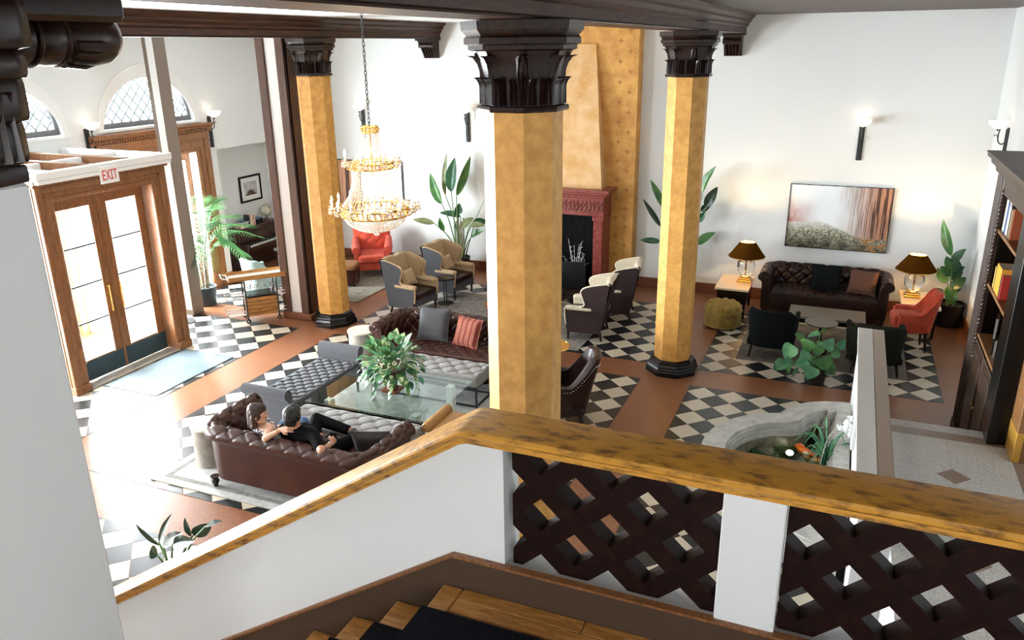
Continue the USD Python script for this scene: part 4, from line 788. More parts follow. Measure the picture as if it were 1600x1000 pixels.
# small armchairs: tub with flared back
def tub(name, label, loc, rz, m, w=.74, d=.72, h=.80, arm=.60, leg=.22, flare=.06, wrap=1.0, seatm=None, legm=dark_wood, group=None, nails=False):
    t = thing(name, label, 'armchair', loc, rz, group); nu, nv = 33, 9
    a = np.linspace(-1, 1, nu); th = a*PI*.5*wrap; hh = leg+.06+(h-leg-.06)*(1-(1-(arm-leg-.06)/(h-leg-.06))*np.clip((abs(a)-.38)/.42, 0, 1)**1.2)
    vv = np.linspace(0, 1, nv); TH, VV = np.meshgrid(th, vv, indexing='ij'); HH = hh[:, None]
    def shell(o):
        sx = np.sign(np.sin(TH))*abs(np.sin(TH))**.55; cy = np.clip(np.cos(TH), 0, 1)**.55; k = 1+flare*VV**1.3*2
        X = sx*(w/2-.02+o)*(.90+.10*VV); Y = -d/2+.08+(d-.12+o)*cy*k; return np.stack([X, Y, leg-.02+(HH-leg+.02)*VV], -1)
    I, O = shell(-.075), shell(0); I[..., 2] = np.maximum(I[..., 2], leg); part(t, 'inner_shell', T(grid(I).vertices, np.array(grid(I).faces)), m, True); go = grid(O); part(t, 'outer_shell', T(go.vertices, np.array(go.faces)[:, ::-1]), m, True)
    rim_ = np.array([I[:, -1], (I[:, -1]+O[:, -1])/2+[0, 0, .025], O[:, -1]]); part(t, 'top_roll', grid(rim_.transpose(1, 0, 2)), m, True)
    if nails: part(t, 'nailhead_trim', [sphere(O[i, -2]+(O[i, -2]-I[i, -2])/np.linalg.norm(O[i, -2]-I[i, -2])*.003, .0085, 0) for i in range(nu)]+[sphere((O[i, -2]+O[i+1, -2])/2+(O[i, -2]-I[i, -2])/np.linalg.norm(O[i, -2]-I[i, -2])*.003, .0085, 0) for i in range(nu-1)], chrome, kind='stuff')
    for k in (0, -1): part(t, 'arm_front', cat([grid(np.array([I[k], (I[k]+O[k])/2+[0, -.025, 0], O[k]]).transpose(1, 0, 2))]), m, True)
    part(t, 'seat_cushion', soft(-w/2+.09, -d/2-.0, leg+.06, w/2-.09, d/2-.12, leg+.23, .045, 7, (0, 0, .02)), seatm or m); part(t, 'seat_base', B(-w/2+.06, -d/2+.03, leg-.02, w/2-.06, d/2-.10, leg+.08, .02), m)
    legs(t, [(-w/2+.12, -d/2+.1), (w/2-.12, -d/2+.1), (-w/2+.14, d/2-.14), (w/2-.14, d/2-.14)], leg, .026, .015, legm, lean=.035); return t
tub('tub_chair', 'dark charcoal tub chair seen from behind, left of the monstera', (-.78, 12.15, .012), 180, fab_black, .80, .74, .78, .62, .22)
tub('tub_chair', 'dark olive tub chair seen from behind, partly hidden by the granite parapet', (.68, 12.05, .012), 184, fab_olive, .84, .74, .76, .62, .2)
tub('occasional_chair', 'rust-red upholstered chair with slim legs beside the right-hand lamp table', (1.22, 13.2, 0), -82, fab_rust, .58, .62, .94, .62, .34, .10)
tub('tub_chair', 'pale teal tub chair behind the bar cart by the piano', (-10.22, 11.72, 0), 168, fab_teal, .70, .68, .82, .62, .2)
tub('tub_chair', 'pale teal tub chair between the bar cart and the white pier', (-9.1, 11.85, 0), -120, fab_teal, .70, .68, .76, .60, .2)
# leather chair with nail trim behind the central column
lc = tub('leather_chair', 'dark leather chair with nailhead trim, seen from behind right of the central column', (-3.05, 8.78, 0), -68, leather_maroon, .72, .74, .93, .58, .2, .14, nails=True)
cushion('cushion', 'grey and cream cushion standing in the leather chair', (-3.2, 8.86, .42), -68, 20, fab_grey, .42, .40)
# ---- tufted benches
def metal_bench(label, loc, rz, w=1.6, d=.52, h=.46, group='light grey tufted benches on black frames'):
    t = thing('bench', label, 'bench', loc, rz, group); part(t, 'tufted_cushion', tufted(-w/2, -d/2, w/2, d/2, h-.15, h, round(w/.23), 2, .034, .025, 12), fab_grey, 60)
    part(t, 'seat_frame', [B(-w/2+.01, y-.012, h-.175, w/2-.01, y+.012, h-.15) for y in (-d/2+.02, d/2-.02)]+[B(x-.012, -d/2+.02, h-.175, x+.012, d/2-.02, h-.15) for x in (-w/2+.02, w/2-.02)], iron)
    for x in (-w/2+.022, w/2-.022):
        for y in (-d/2+.022, d/2-.022): part(t, 'leg', B(x-.013, y-.013, 0, x+.013, y+.013, h-.15, .002), iron)
    part(t, 'floor_rail', [B(-w/2+.01, y-.011, .012, w/2-.01, y+.011, .034) for y in (-d/2+.022, d/2-.022)]+[B(x-.011, -d/2+.02, .012, x+.011, d/2-.02, .034) for x in (-w/2+.022, w/2-.022)], iron)
    return t
b0 = metal_bench('light grey tufted bench on a black frame in front of the couple', (-5.0, 6.93, .012), 0, 1.66)
copy(b0, 'light grey tufted bench on a black frame before the far sofa', (-5.02, 8.91, .012))
ch = thing('rolled_arm_bench', 'dark grey tufted bench with two rolled ends, left of the glass table', 'bench', (-6.29, 7.82, .012)); L2 = .83; W3 = .33
part(ch, 'tufted_seat', tufted(-W3, -L2+.08, W3, L2-.08, .20, .45, 4, 9, .042, .05, 12), fab_slate, 60)
for s in (-1, 1):
    rollp = spline([(0, .16), (.0, .40), (-.01, .56), (.03, .655), (.10, .66), (.135, .60), (.11, .545), (.075, .50), (.07, .3), (.07, .16)], 6); yy = s*(L2-.10)
    pol = Polygon([(yy+s*a, z) for a, z in rollp]).buffer(0); part(ch, 'rolled_end', extx(pol, -W3-.005, W3+.005), fab_slate, 40)
    for i in range(4): part(ch, 'button', sphere((-.225+.15*i, yy-s*.004, .54), .013, 1), fab_grey_dark)
legs(ch, [(-.28, -.74), (.28, -.74), (-.28, .74), (.28, .74)], .2, .03, .02, dark_wood, True)
# ---- tables
gt = thing('glass_table', 'large square glass coffee table between the benches', 'coffee table', (-5.06, 7.92, 0)); 
part(gt, 'glass_top', B(-.85, -.66, .435, .85, .66, .45, .004), table_glass, False)
pale_stone = M('pale_stone', (.62, .64, .60), .4)
for x in (-.62, .62):
    for y in (-.46, .46): part(gt, 'leg', B(x-.05, y-.05, .013, x+.05, y+.05, .43, .008), pale_stone)
part(gt, 'front_rail', B(-.80, -.64, .36, .80, -.60, .43, .004), black_wood); part(gt, 'back_rail', B(-.80, .60, .40, .80, .63, .43, .004), black_wood)
tb = thing('rolled_stool', 'tan leather stool with a rolled edge at the right end of the glass table', 'stool', (-4.02, 7.42, .012)); tan_l = M('leather_honey', (.42, .21, .06), .35, c2=(.30, .14, .04), scale=6); part(tb, 'seat', soft(-.10, -.28, .14, .30, .28, .44, .04, 6), tan_l); part(tb, 'roll', mv(lathe([(0, -.29), (.05, -.29), (.062, -.27), (.062, .27), (.05, .29), (0, .29)], 18), (-.10, 0, .45), rx=90), tan_l); legs(tb, [(-.05, -.22), (.24, -.22), (-.05, .22), (.24, .22)], .15, .022, .016, dark_wood)
def drum(label, loc, r, h, m, topm, group='round drum tables'):
    t = thing('drum_table', label, 'side table', loc, 0, group); part(t, 'drum', lathe([(0, 0), (r, 0), (r, h-.03)], 36), m); part(t, 'rim', lathe([(r, h-.03), (r+.012, h-.025), (r+.012, h-.004), (r, h)], 36), topm); part(t, 'top', lathe([(r, h-.002), (0, h-.002)], 36), topm); return t
stone_drum = M('drum_grey', (.30, .27, .22), .5, c2=(.20, .18, .15), scale=7, detail=6); drum_top = M('drum_top', (.70, .62, .48), .4)
drum('round drum table with pale top at the left end of the far sofa', (-6.62, 9.66, 0), .21, .50, stone_drum, drum_top); drum('grey drum table beside the left arm of the front sofa', (-6.5, 6.25, .012), .2, .5, stone_drum, drum_top)
bt = thing('side_table', 'small round black side table between the left wing chairs', 'side table', (-6.72, 12.62, .014)); part(bt, 'top', lathe([(0, .49), (.19, .49), (.19, .51), (0, .51)], 28), black_wood); part(bt, 'post', [cyl((-.02, 0, .02), (-.02, 0, .49), .009, n=8), cyl((.025, .01, .02), (.025, .01, .49), .009, n=8)], iron); part(bt, 'base', lathe([(0, 0), (.15, 0), (.15, .015), (0, .02)], 24), iron)
gtb = thing('side_table', 'round gold-topped side table right behind the central column', 'side table', (-3.63, 9.92, 0)); part(gtb, 'top', lathe([(0, .53), (.28, .53), (.285, .545), (0, .545)], 32), gold_paint); part(gtb, 'rim', torus(.28, .014, (0, 0, .548), 32, 6), brass); legs(gtb, [(-.18, -.1), (.18, -.1), (0, .2)], .53, .016, .013, dark_wood, lean=.03)
lt = thing('coffee_table', 'low red-brown wooden chest table between the wing chairs, half hidden by the column', 'coffee table', (-5.05, 12.05, .014)); part(lt, 'top', B(-.42, -.40, .40, .42, .40, .44, .008), red_wood); part(lt, 'body', B(-.38, -.36, .10, .38, .36, .40, .006), red_wood)
for y0 in (.12, .26): part(lt, 'drawer', B(-.395, -.34, y0, -.378, .34, y0+.12, .004), red_wood)
legs(lt, [(-.33, -.31), (.33, -.31), (-.33, .31), (.33, .31)], .11, .03, .022, red_wood, True)
cb = thing('log_chest', 'dark low chest with pale top beside the hearth, right of the central column', 'chest', (-5.15, 13.42, .013)); part(cb, 'body', B(-.38, -.25, 0, .36, .25, .46, .01), black_wood); part(cb, 'lid', B(-.40, -.27, .46, .38, .27, .50, .01), M('chest_lid', (.46, .34, .20), .45))
bs = thing('magazine_table', 'small wooden tray table on a slim gold frame in front of the cream wing chair', 'side table', (-4.25, 11.35, .014), 20)
part(bs, 'tray', B(-.2, -.16, .56, .2, .16, .60, .006), gold_paint); part(bs, 'frame', [tube([(-.19, y, 0.01), (-.19, y, .6), (.19, y, .6), (.19, y, 0.01), (-.19, y, .01)], .009, 6) for y in (-.15, .15)], brass)
# lamp tables, lamps
def lamp_table(label, loc):
    t = thing('lamp_table', label, 'side table', loc, 0, 'cream lamp tables'); part(t, 'top', B(-.29, -.48, .51, .29, .48, .55, .006), M('table_cream', (.72, .62, .44), .35) if label[0] == 'c' else '/World/Looks/table_cream'); part(t, 'body', B(-.25, -.42, .26, .25, .42, .51, .006), black_wood); legs(t, [(-.22, -.4), (.22, -.4), (-.22, .4), (.22, .4)], .27, .025, .02, black_wood, True); return t
lamp_table('cream-topped lamp table at the left end of the sofa under the landscape', (-1.62, 14.12, 0))
lamp_table('square cream-topped lamp table in the corner right of the landscape sofa', (1.36, 14.12, 0))
shade_out = M('shade_black', (.05, .036, .012), .7, c2=(.10, .065, .012), scale=60); shade_in = M('shade_gold', (.85, .55, .15), .45)
shade_mat = usdkit.material(stage, '/World/Looks/lampshade', {'d': ('diffuse_bsdf', {'color': (.028, .018, .006)}), 't': ('translucent_bsdf', {'color': (.55, .34, .05)}), 'm': ('mix_closure', {'fac': .45})}, [('d.BSDF', 'm.closure1'), ('t.BSDF', 'm.closure2')], surface='m.closure')
def table_lamp(label, loc):
    t = thing('table_lamp', label, 'lamp', loc, 0, 'lit table lamps beside the landscape sofa'); UsdGeom.Xform.Get(stage, t).AddScaleOp().Set(Gf.Vec3f(1.4, 1.4, 1.25))
    part(t, 'plinth', [B(-.09, -.09, 0, .09, .09, .03, .005), B(-.07, -.07, .03, .07, .07, .055, .005), B(-.05, -.05, .055, .05, .05, .08, .005)], brass)
    part(t, 'glass_urn', lathe([(.03, .08), (.055, .09), (.10, .16), (.115, .24), (.10, .30), (.05, .34), (.03, .36)], 24), glass); part(t, 'stem', cyl((0, 0, .08), (0, 0, .50), .007, n=8), brass)
    R0, R1, z0, z1 = .225, .095, .37, .575
    part(t, 'shade', lathe([(R0, z0), (R1, z1)], 36), shade_mat); g = lathe([(R1-.004, z1), (R0-.004, z0)], 36); part(t, 'shade_lining', g, shade_in)
    part(t, 'bulb', sphere((0, 0, .48), .035, 2), glow_bulb); part(t, 'shade_trim', [torus(R0, .006, (0, 0, z0), 36, 6), torus(R1, .005, (0, 0, z1), 28, 6)], brass); part(t, 'spider', [B(-.095, -.003, z1-.02, .095, .003, z1-.014), B(-.003, -.095, z1-.02, .003, .095, z1-.014)], brass)
    l = UsdLux.SphereLight.Define(stage, t+'/light'); l.CreateRadiusAttr(.04); l.CreateIntensityAttr(1300); l.CreateColorAttr(Gf.Vec3f(1, .72, .38)); l.AddTranslateOp().Set(Gf.Vec3d(0, 0, .50)); return t
table_lamp('black-shaded glass table lamp left of the landscape sofa', (-1.47, 14.22, .55)); table_lamp('lit table lamp with black conical shade right of the landscape sofa', (1.25, 14.25, .55))
pf = thing('pouf', 'mustard tufted velvet pouf behind the right-hand column', 'pouf', (-1.68, 13.22, 0)); pv = lathe([(0, .03), (.27, .03), (.305, .06), (.315, .18), (.305, .29), (.315, .31), (.31, .36), (.25, .42), (.12, .45), (.001, .455)], 40); vv = np.array(pv.vertices); rr_ = np.hypot(vv[:, 0], vv[:, 1]); an = np.arctan2(vv[:, 1], vv[:, 0]); up_ = vv[:, 2] > .36
vv[:, 2] -= np.where(up_, .02*np.cos(an*10)*np.clip(rr_/.2, 0, 1), 0); part(pf, 'cushion', trimesh.Trimesh(vv, pv.faces, process=False), fab_mustard, 60); part(pf, 'welt', [torus(.315, .012, (0, 0, .30), 40, 6), torus(.305, .012, (0, 0, .05), 40, 6)], fab_mustard)
for r, n in ((.12, 5), (.22, 9)):
    for i in range(n): part(pf, 'button', sphere((r*math.cos(i*2*PI/n), r*math.sin(i*2*PI/n), .447-r*.16), .014, 1), fab_mustard)
legs(pf, [(-.2, -.2), (.2, -.2), (-.2, .2), (.2, .2)], .03, .02, .02, dark_wood)
ct = thing('coffee_table', 'dark long coffee table in front of the landscape sofa', 'coffee table', (-.03, 13.18, .014)); part(ct, 'top', B(-.58, -.30, .38, .58, .30, .42, .006), M('table_taupe', (.17, .135, .10), .35)); part(ct, 'apron', B(-.53, -.26, .30, .53, .26, .38, .004), black_wood); legs(ct, [(-.5, -.22), (.5, -.22), (-.5, .22), (.5, .22)], .31, .03, .025, black_wood, True)
rt = thing('side_table', 'round dark side table with taupe top behind the monstera', 'side table', (-.09, 12.45, .014)); part(rt, 'top', lathe([(0, .48), (.24, .48), (.245, .50), (0, .505)], 32), '/World/Looks/table_taupe'); part(rt, 'pedestal', lathe([(0, 0), (.14, 0), (.13, .03), (.03, .06), (.025, .46), (.10, .48), (0, .48)], 18), black_wood)
ot = thing('ottoman', 'brown leather cube ottoman behind the left column', 'ottoman', (-9.2, 13.06, .012), 20); part(ot, 'body', soft(-.22, -.22, .05, .22, .22, .42, .03, 6), leather_brown); part(ot, 'top_cushion', soft(-.225, -.225, .33, .225, .225, .46, .04, 6, (0, 0, .02)), M('leather_tan', (.30, .13, .05), .35)); legs(ot, [(-.17, -.17), (.17, -.17), (-.17, .17), (.17, .17)], .05, .02, .02, dark_wood)
# ---- rugs and mat
def rug(label, x0, y0, x1, y1, m, border=None):
    t = thing('rug', label, 'rug', (0, 0, 0)); part(t, 'field', B(x0, y0, 0, x1, y1, .012, .003), m, False)
    if border: part(t, 'border', [B(x0+.10, y0+.10, .0115, x1-.10, y0+.16, .0135), B(x0+.10, y1-.16, .0115, x1-.10, y1-.10, .0135), B(x0+.10, y0+.16, .0115, x0+.16, y1-.16, .0135), B(x1-.16, y0+.16, .0115, x1-.10, y1-.16, .0135)], border, False)
    part(t, 'fringe', B(x0, y0-.004, 0, x1, y0, .010), rug_tan, False); part(t, 'fringe', B(x0, y1, 0, x1, y1+.004, .010), rug_tan, False); return t
rug('large worn light grey rug under the couple, benches and glass table', -6.88, 5.66, -3.3, 9.42, rug_light, rug_grey); rug('grey-brown rug between the two pairs of wing chairs', -6.95, 11.2, -3.62, 13.4, rug_grey, rug_tan)
rug('tan rug under the red armchairs behind the left column', -10.7, 12.1, -8.35, 14.2, rug_tan); rug('grey rug under the tub chairs beneath the landscape', -1.25, 11.75, 1.15, 13.75, M('rug_olive', (.16, .14, .11), .95, c2=(.09, .08, .065), scale=9, detail=8, coord='geo'))
mt = thing('doormat', 'blue-grey doormat in front of the entrance doors', 'doormat', (0, 0, 0)); part(mt, 'pile', B(-9.6, 7.42, 0, -8.62, 8.96, .010, .003), mat_blue, False); part(mt, 'edging', [B(-9.62, 7.40, 0, -8.60, 7.42, .008), B(-9.62, 8.96, 0, -8.60, 8.98, .008), B(-8.62, 7.42, 0, -8.60, 8.96, .008), B(-9.62, 7.42, 0, -9.60, 8.96, .008)], pot_black, False)
# ================================================================== THE COUPLE ON THE FRONT SOFA
def blob(bones, edge=.022, it=8):
    """one continuous surface over a skeleton: each bone the hull of the spheres at its joints"""
    hs = []
    for b in bones:
        sp_ = [mf.Manifold.sphere(float(r), 20).translate(tuple(map(float, p))) for p, r in b]; hs.append(mf.Manifold.batch_hull(sp_))
    u = hs[0]
    for h in hs[1:]: u = u+h
    m = u.refine_to_length(edge).to_mesh(); t = trimesh.Trimesh(np.array(m.vert_properties[:, :3], float), np.array(m.tri_verts, int), process=False); t.merge_vertices(digits_vertex=6)
    v0 = np.array(t.vertices); trimesh.smoothing.filter_taubin(t, lamb=.5, nu=.53, iterations=it); v1 = np.array(t.vertices)
    bad = ~np.isfinite(v1).all(1) | (np.linalg.norm(np.nan_to_num(v1-v0), axis=1) > .010); v1[bad] = v0[bad]; return trimesh.Trimesh(v1, t.faces, process=False)
def hand_bones(w, d, up, side, curl=.5, k=1.0):
    """wrist, pointing direction, back-of-hand normal, thumb side: palm, four fingers of unequal length with two bends, thumb"""
    w, d, up = map(lambda v: np.asarray(v, float), (w, d, up)); d = d/np.linalg.norm(d); s = np.cross(up, d); s /= np.linalg.norm(s); up = np.cross(d, s); s = s*side; out = []
    kn = [w+d*.085*k+s*o*k for o in (.030, .010, -.010, -.029)]
    out.append([(w, .024*k), (kn[0], .013*k), (kn[3], .012*k)]); out.append([(w+d*.03*k+s*.015*k, .017*k), (w+d*.03*k-s*.015*k, .016*k), (kn[1], .013*k), (kn[2], .013*k)])
    for i, L in enumerate((.068, .076, .070, .055)):
        p = kn[i]; ang = 0
        for j, f in enumerate((.45, .32, .23)):
            ang += curl*(.55+.25*j); q = p+(d*math.cos(ang)-up*math.sin(ang))*L*k*f; out.append([(p, (.0085-.0008*j)*k), (q, (.0078-.001*j)*k)]); p = q
    tb = w+d*.025*k+s*.024*k; t1 = tb+(d*.7+s*.7-up*.25)*.034*k; t2 = t1+(d*.93+s*.15-up*.3)*.028*k; out += [[(tb, .013*k), (t1, .0105*k)], [(t1, .0100*k), (t2, .0085*k)]]; return out
def head(t, c, face, up, sk, hair, long=False, k=1.0):
    """skull, jaw, features and hair; face = direction looked along"""
    f = np.asarray(face, float); f /= np.linalg.norm(f); up = np.asarray(up, float); r = np.cross(f, up); r /= np.linalg.norm(r); up = np.cross(r, f); c = np.asarray(c, float); W = lambda a, b, d: c+(f*a+r*b+up*d)*k
    bones = [[(W(-.015, 0, .03), .082*k), (W(.02, 0, .02), .076*k)], [(W(.035, 0, -.045), .052*k), (W(.055, 0, -.085), .028*k), (W(.0, .035, -.05), .035*k), (W(.0, -.035, -.05), .035*k)], [(W(.085, 0, .015), .014*k), (W(.104, 0, -.022), .013*k)], [(W(.083, 0, -.056), .012*k), (W(.078, .02, -.056), .008*k), (W(.078, -.02, -.056), .008*k)], [(W(.078, .04, .03), .012*k), (W(.085, 0, .034), .012*k), (W(.078, -.04, .03), .012*k)]]
    for s in (-1, 1): bones.append([(W(-.005, s*.077, .0), .016*k), (W(-.012, s*.083, .02), .014*k), (W(-.002, s*.077, -.025), .010*k)])
    for s in (-1, 1):
        part(t, 'eye', sphere(W(.077, s*.031, .008), .011*k, 2), paint_white); part(t, 'iris', sphere(W(.0865, s*.031, .008), .0048*k, 1), hair); part(t, 'eyebrow', tube([W(.088, s*.016, .034), W(.088, s*.034, .040), W(.074, s*.052, .034)], [.004, .0045, .002], 6), hair)
    part(t, 'lips', tube([W(.082, -.022, -.056), W(.092, 0, -.054), W(.082, .022, -.056)], [.003, .006, .003], 6), M('lips_'+('w' if long else 'm'), (.45, .13, .10), .45))
    hb = [[(W(-.025, 0, .045), .089*k), (W(.02, 0, .065), .072*k)], [(W(-.045, 0, .0), .076*k), (W(-.035, 0, .05), .085*k)], [(W(-.02, .05, .02), .048*k), (W(-.02, -.05, .02), .048*k), (W(-.05, 0, -.02), .05*k)]]
    if long: hb += [[(W(-.03, s*.06, .0), .040*k), (W(-.035, s*.062, -.12), .036*k), (W(-.06, s*.03, -.14), .034*k)] for s in (-1, 1)]+[[(W(-.075, 0, .0), .05*k), (W(-.085, 0, -.14), .042*k)], [(W(.03, .05, .06), .030*k), (W(.02, .075, -.02), .020*k)], [(W(.03, -.05, .06), .030*k), (W(.02, -.075, -.02), .020*k)]]
    else: hb += [[(W(-.06, .03, -.045), .036*k), (W(-.06, -.03, -.045), .036*k)], [(W(.055, .02, .085), .034*k), (W(.05, -.03, .082), .036*k), (W(.0, 0, .10), .045*k)], [(W(.0, .062, .03), .022*k), (W(.0, .066, -.015), .014*k)], [(W(.0, -.062, .03), .022*k), (W(.0, -.066, -.015), .014*k)]]
    hm = blob(hb, .014, 5); v = np.array(hm.vertices); d = v-c; nn = d/np.linalg.norm(d, axis=1, keepdims=True); v += nn*(.0035*np.sin(d@r*210/k+3*np.sin(d@up*30)))[:, None]; part(t, 'hair', trimesh.Trimesh(v, hm.faces, process=False), hair, True)
    return bones
def A3(*p): return np.array(p, float)
# ---- man: black shirt and trousers, leg crossed, phone in the right hand
mn = thing('person', 'person with short black hair in black shirt and trousers, leg crossed, holding a phone', 'person', (-.01, -.015, -.04))
hip, ch_, nk, hd_ = A3(-4.90, 6.13, .54), A3(-4.91, 5.99, .82), A3(-4.925, 5.90, .955), A3(-4.93, 5.875, 1.075)
shR, shL, elR, wrR = A3(-4.735, 5.93, .885), A3(-5.095, 5.93, .885), A3(-4.53, 5.77, .83), A3(-4.60, 6.02, .755)
elL, wrL = A3(-5.20, 6.06, .70), A3(-5.06, 6.27, .66)
kL, anL, kR, anR = A3(-5.17, 6.55, .70), A3(-4.72, 6.56, .63), A3(-4.68, 6.53, .54), A3(-4.64, 6.56, .150)
hL, hR = hip+A3(-.09, .02, 0), hip+A3(.09, .02, 0)
hb_ = head(mn, hd_, (-.12, 1, -.12), (0, -.12, 1), skin, hair_black)
phone_d = A3(-.25, .9, .35)
core = [[(nk, .052), (hd_+A3(0, -.005, -.03), .055)], [(nk+A3(0, 0, -.04), .06), (shR+A3(-.05, 0, .02), .05), (shL+A3(.05, 0, .02), .05)], [(shR, .058), (shL, .058), (ch_, .12)], [(ch_, .125), (hip+A3(0, -.02, .08), .125)], [(hip, .125), (hL, .10), (hR, .10)],
        [(shR, .055), (elR, .042)], [(elR, .040), (wrR, .026)], [(shL, .055), (elL, .042)], [(elL, .040), (wrL, .026)], [(hL, .092), (kL, .062)], [(kL, .060), (anL, .040)], [(hR, .092), (kR, .062)], [(kR, .060), (anR, .040)]]
hands = hand_bones(wrR, (-.10, .85, .25), (.9, .1, .3), 1, .75)+hand_bones(wrL, (.5, .7, -.1), (0, .1, 1), -1, .35)
part(mn, 'body', blob(hb_+core+hands, .012, 5), skin, True)
sh_ = [[(nk+A3(0, .0, -.035), .066), (shR+A3(-.04, 0, .01), .060), (shL+A3(.04, 0, .01), .060)], [(shR, .068), (shL, .068), (ch_, .132)], [(ch_, .138), (hip+A3(0, -.02, .06), .136)], [(shR, .066), (shR+(elR-shR)*.75, .056)], [(shL, .066), (shL+(elL-shL)*.75, .056)]]
part(mn, 'shirt', blob(sh_, .022), cloth_black, True)
part(mn, 'trousers', blob([[(hip, .136), (hL, .108), (hR, .108)], [(hL, .102), (kL, .074)], [(kL, .072), (anL+(kL-anL)*.12, .056)], [(hR, .102), (kR, .074)], [(kR, .072), (anR+A3(0, 0, .05), .056)]], .022), cloth_black, True)
def shoe(t, an, d, up, m):
    d = np.asarray(d, float); d /= np.linalg.norm(d); up = np.asarray(up, float); h = an-up*.055; part(t, 'shoe', blob([[(h-d*.05, .036), (an, .042)], [(h-d*.05, .034), (h+d*.10, .036)], [(h+d*.08, .036), (h+d*.20-up*.008, .024)], [(an, .04), (h+d*.10, .034)]], .016), m, True)
shoe_m = M('shoe_black', (.018, .016, .016), .35)
shoe(mn, anL+A3(.03, .0, -.0), (.85, -.12, .38), (.25, .35, .88), shoe_m); shoe(mn, anR, (.25, .95, -.0), (0, 0, 1), shoe_m)
part(mn, 'sock', tube([anL+A3(-.03, 0, .005), anL+A3(.02, 0, -.005)], [.043, .041], 12), M('sock', (.30, .16, .10), .8))
ph = thing('phone', 'dark smartphone held in the hand of the person in black', 'phone', tuple(wrR+A3(-.045, .09, -.005)), 15); part(ph, 'case', mv(B(-.036, -.006, -.07, .036, .004, .07, .004), rx=28), black_wood); part(ph, 'screen', mv(B(-.032, -.0075, -.064, .032, -.006, .064), rx=28), M('screen', (.02, .03, .035), .1))
part(mn, 'watch', mv(torus(.030, .006, n=16), tuple(wrR+(elR-wrR)*.12), rx=70, rz=15), chrome)
# ---- woman: brown bob, striped white and dark top, jeans, arm reaching round his neck
wm = thing('person', 'person with brown shoulder-length hair in a patterned sleeveless top and jeans, arm around the other', 'person', (-.06, -.02, -.035))
hip, ch_, nk, hd_ = A3(-5.40, 6.15, .54), A3(-5.37, 6.00, .79), A3(-5.345, 5.91, .915), A3(-5.325, 5.875, 1.03)
shR, shL, elR, wrR = A3(-5.20, 5.87, .86), A3(-5.49, 5.96, .85), A3(-5.15, 5.76, .835), A3(-5.005, 5.825, .935)
elR = A3(-5.19, 5.765, .85); elR = A3(-5.155, 5.745, .84)
elL, wrL = A3(-5.56, 6.13, .66), A3(-5.42, 6.34, .66)
kL, anL, kR, anR = A3(-5.50, 6.55, .60), A3(-5.47, 6.58, .150), A3(-5.32, 6.56, .62), A3(-5.30, 6.60, .150)
hL, hR = hip+A3(-.085, .02, 0), hip+A3(.085, .02, 0)
hb_ = head(wm, hd_, (1, .42, -.06), (0, -.05, 1), skin_pale, hair_brown, True, .94)
core = [[(nk, .044), (hd_+A3(-.01, -.005, -.03), .046)], [(nk+A3(0, 0, -.04), .048), (shR+A3(-.04, 0, .01), .042), (shL+A3(.04, 0, .01), .042)], [(shR, .046), (shL, .046), (ch_, .105)], [(ch_, .108), (hip+A3(0, -.02, .08), .108)], [(hip, .118), (hL, .098), (hR, .098)],
        [(shR, .044), (elR, .034)], [(elR, .034), (wrR, .022)], [(shL, .044), (elL, .034)], [(elL, .034), (wrL, .022)], [(hL, .088), (kL, .056)], [(kL, .055), (anL, .036)], [(hR, .088), (kR, .056)], [(kR, .055), (anR, .036)]]
hands = hand_bones(wrR, (.95, .12, .18), (-.05, -.75, .6), -1, .30, .95)+hand_bones(wrL, (.6, .6, -.1), (0, .1, 1), -1, .35, .95)
part(wm, 'body', blob(hb_+core+hands, .012, 5), skin_pale, True)
top_m = M('top_print', (.78, .74, .72), .85, c2=(.05, .04, .06), scale=26, detail=2, lo=.46, hi=.54)
part(wm, 'top', blob([[(nk+A3(0, .0, -.055), .050), (shR+A3(-.05, .01, .0), .046), (shL+A3(.05, .01, .0), .046)], [(shR+A3(-.03, 0, -.01), .050), (shL+A3(.03, 0, -.01), .050), (ch_, .115)], [(ch_, .118), (hip+A3(0, -.02, .05), .120)]], .02), top_m, True)
part(wm, 'jeans', blob([[(hip, .127), (hL, .106), (hR, .106)], [(hL, .098), (kL, .067)], [(kL, .066), (anL+A3(0, 0, .03), .048)], [(hR, .098), (kR, .067)], [(kR, .066), (anR+A3(0, 0, .03), .048)]], .022), denim, True)
shoe(wm, anL, (.1, .98, 0), (0, 0, 1), shoe_m); shoe(wm, anR, (.15, .98, 0), (0, 0, 1), shoe_m); part(wm, 'bracelet', mv(torus(.026, .004, n=16), tuple(wrR+(elR-wrR)*.15), ry=70), brass)
# ================================================================== CHANDELIER, SCONCES, PICTURES
cry = usdkit.material(stage, '/World/Looks/crystal_drop', {'t': ('transparent_bsdf', {'color': (1, 1, 1)}), 'g': ('glossy_bsdf', {'color': (1, .98, .95), 'roughness': .08}), 'd': ('translucent_bsdf', {'color': (.42, .36, .31)}), 'a': ('mix_closure', {'fac': .5}), 'm': ('mix_closure', {'fac': .45})}, [('g.BSDF', 'a.closure1'), ('d.BSDF', 'a.closure2'), ('t.BSDF', 'm.closure1'), ('a.closure', 'm.closure2')], surface='m.closure')
cd = thing('chandelier', 'large lit crystal chandelier with candle bulbs hanging on a chain over the glass table', 'chandelier', (-5.16, 8.0, 0))
for i, z in enumerate(np.arange(3.76, 5.0, .052)):
    l = []; t = np.arange(14)*2*PI/14; P0 = np.stack([.013*np.cos(t), 0*t, .034*np.sin(t)], 1); P0 = P0 if i % 2 else P0[:, [1, 0, 2]]; part(cd, 'chain_link', tube(P0+[0, 0, z], .0045, 5, closed=True), iron)
part(cd, 'ceiling_rose', lathe([(0, 5.0), (.05, 5.01), (.08, 5.05), (.02, 5.06)], 18), gold)
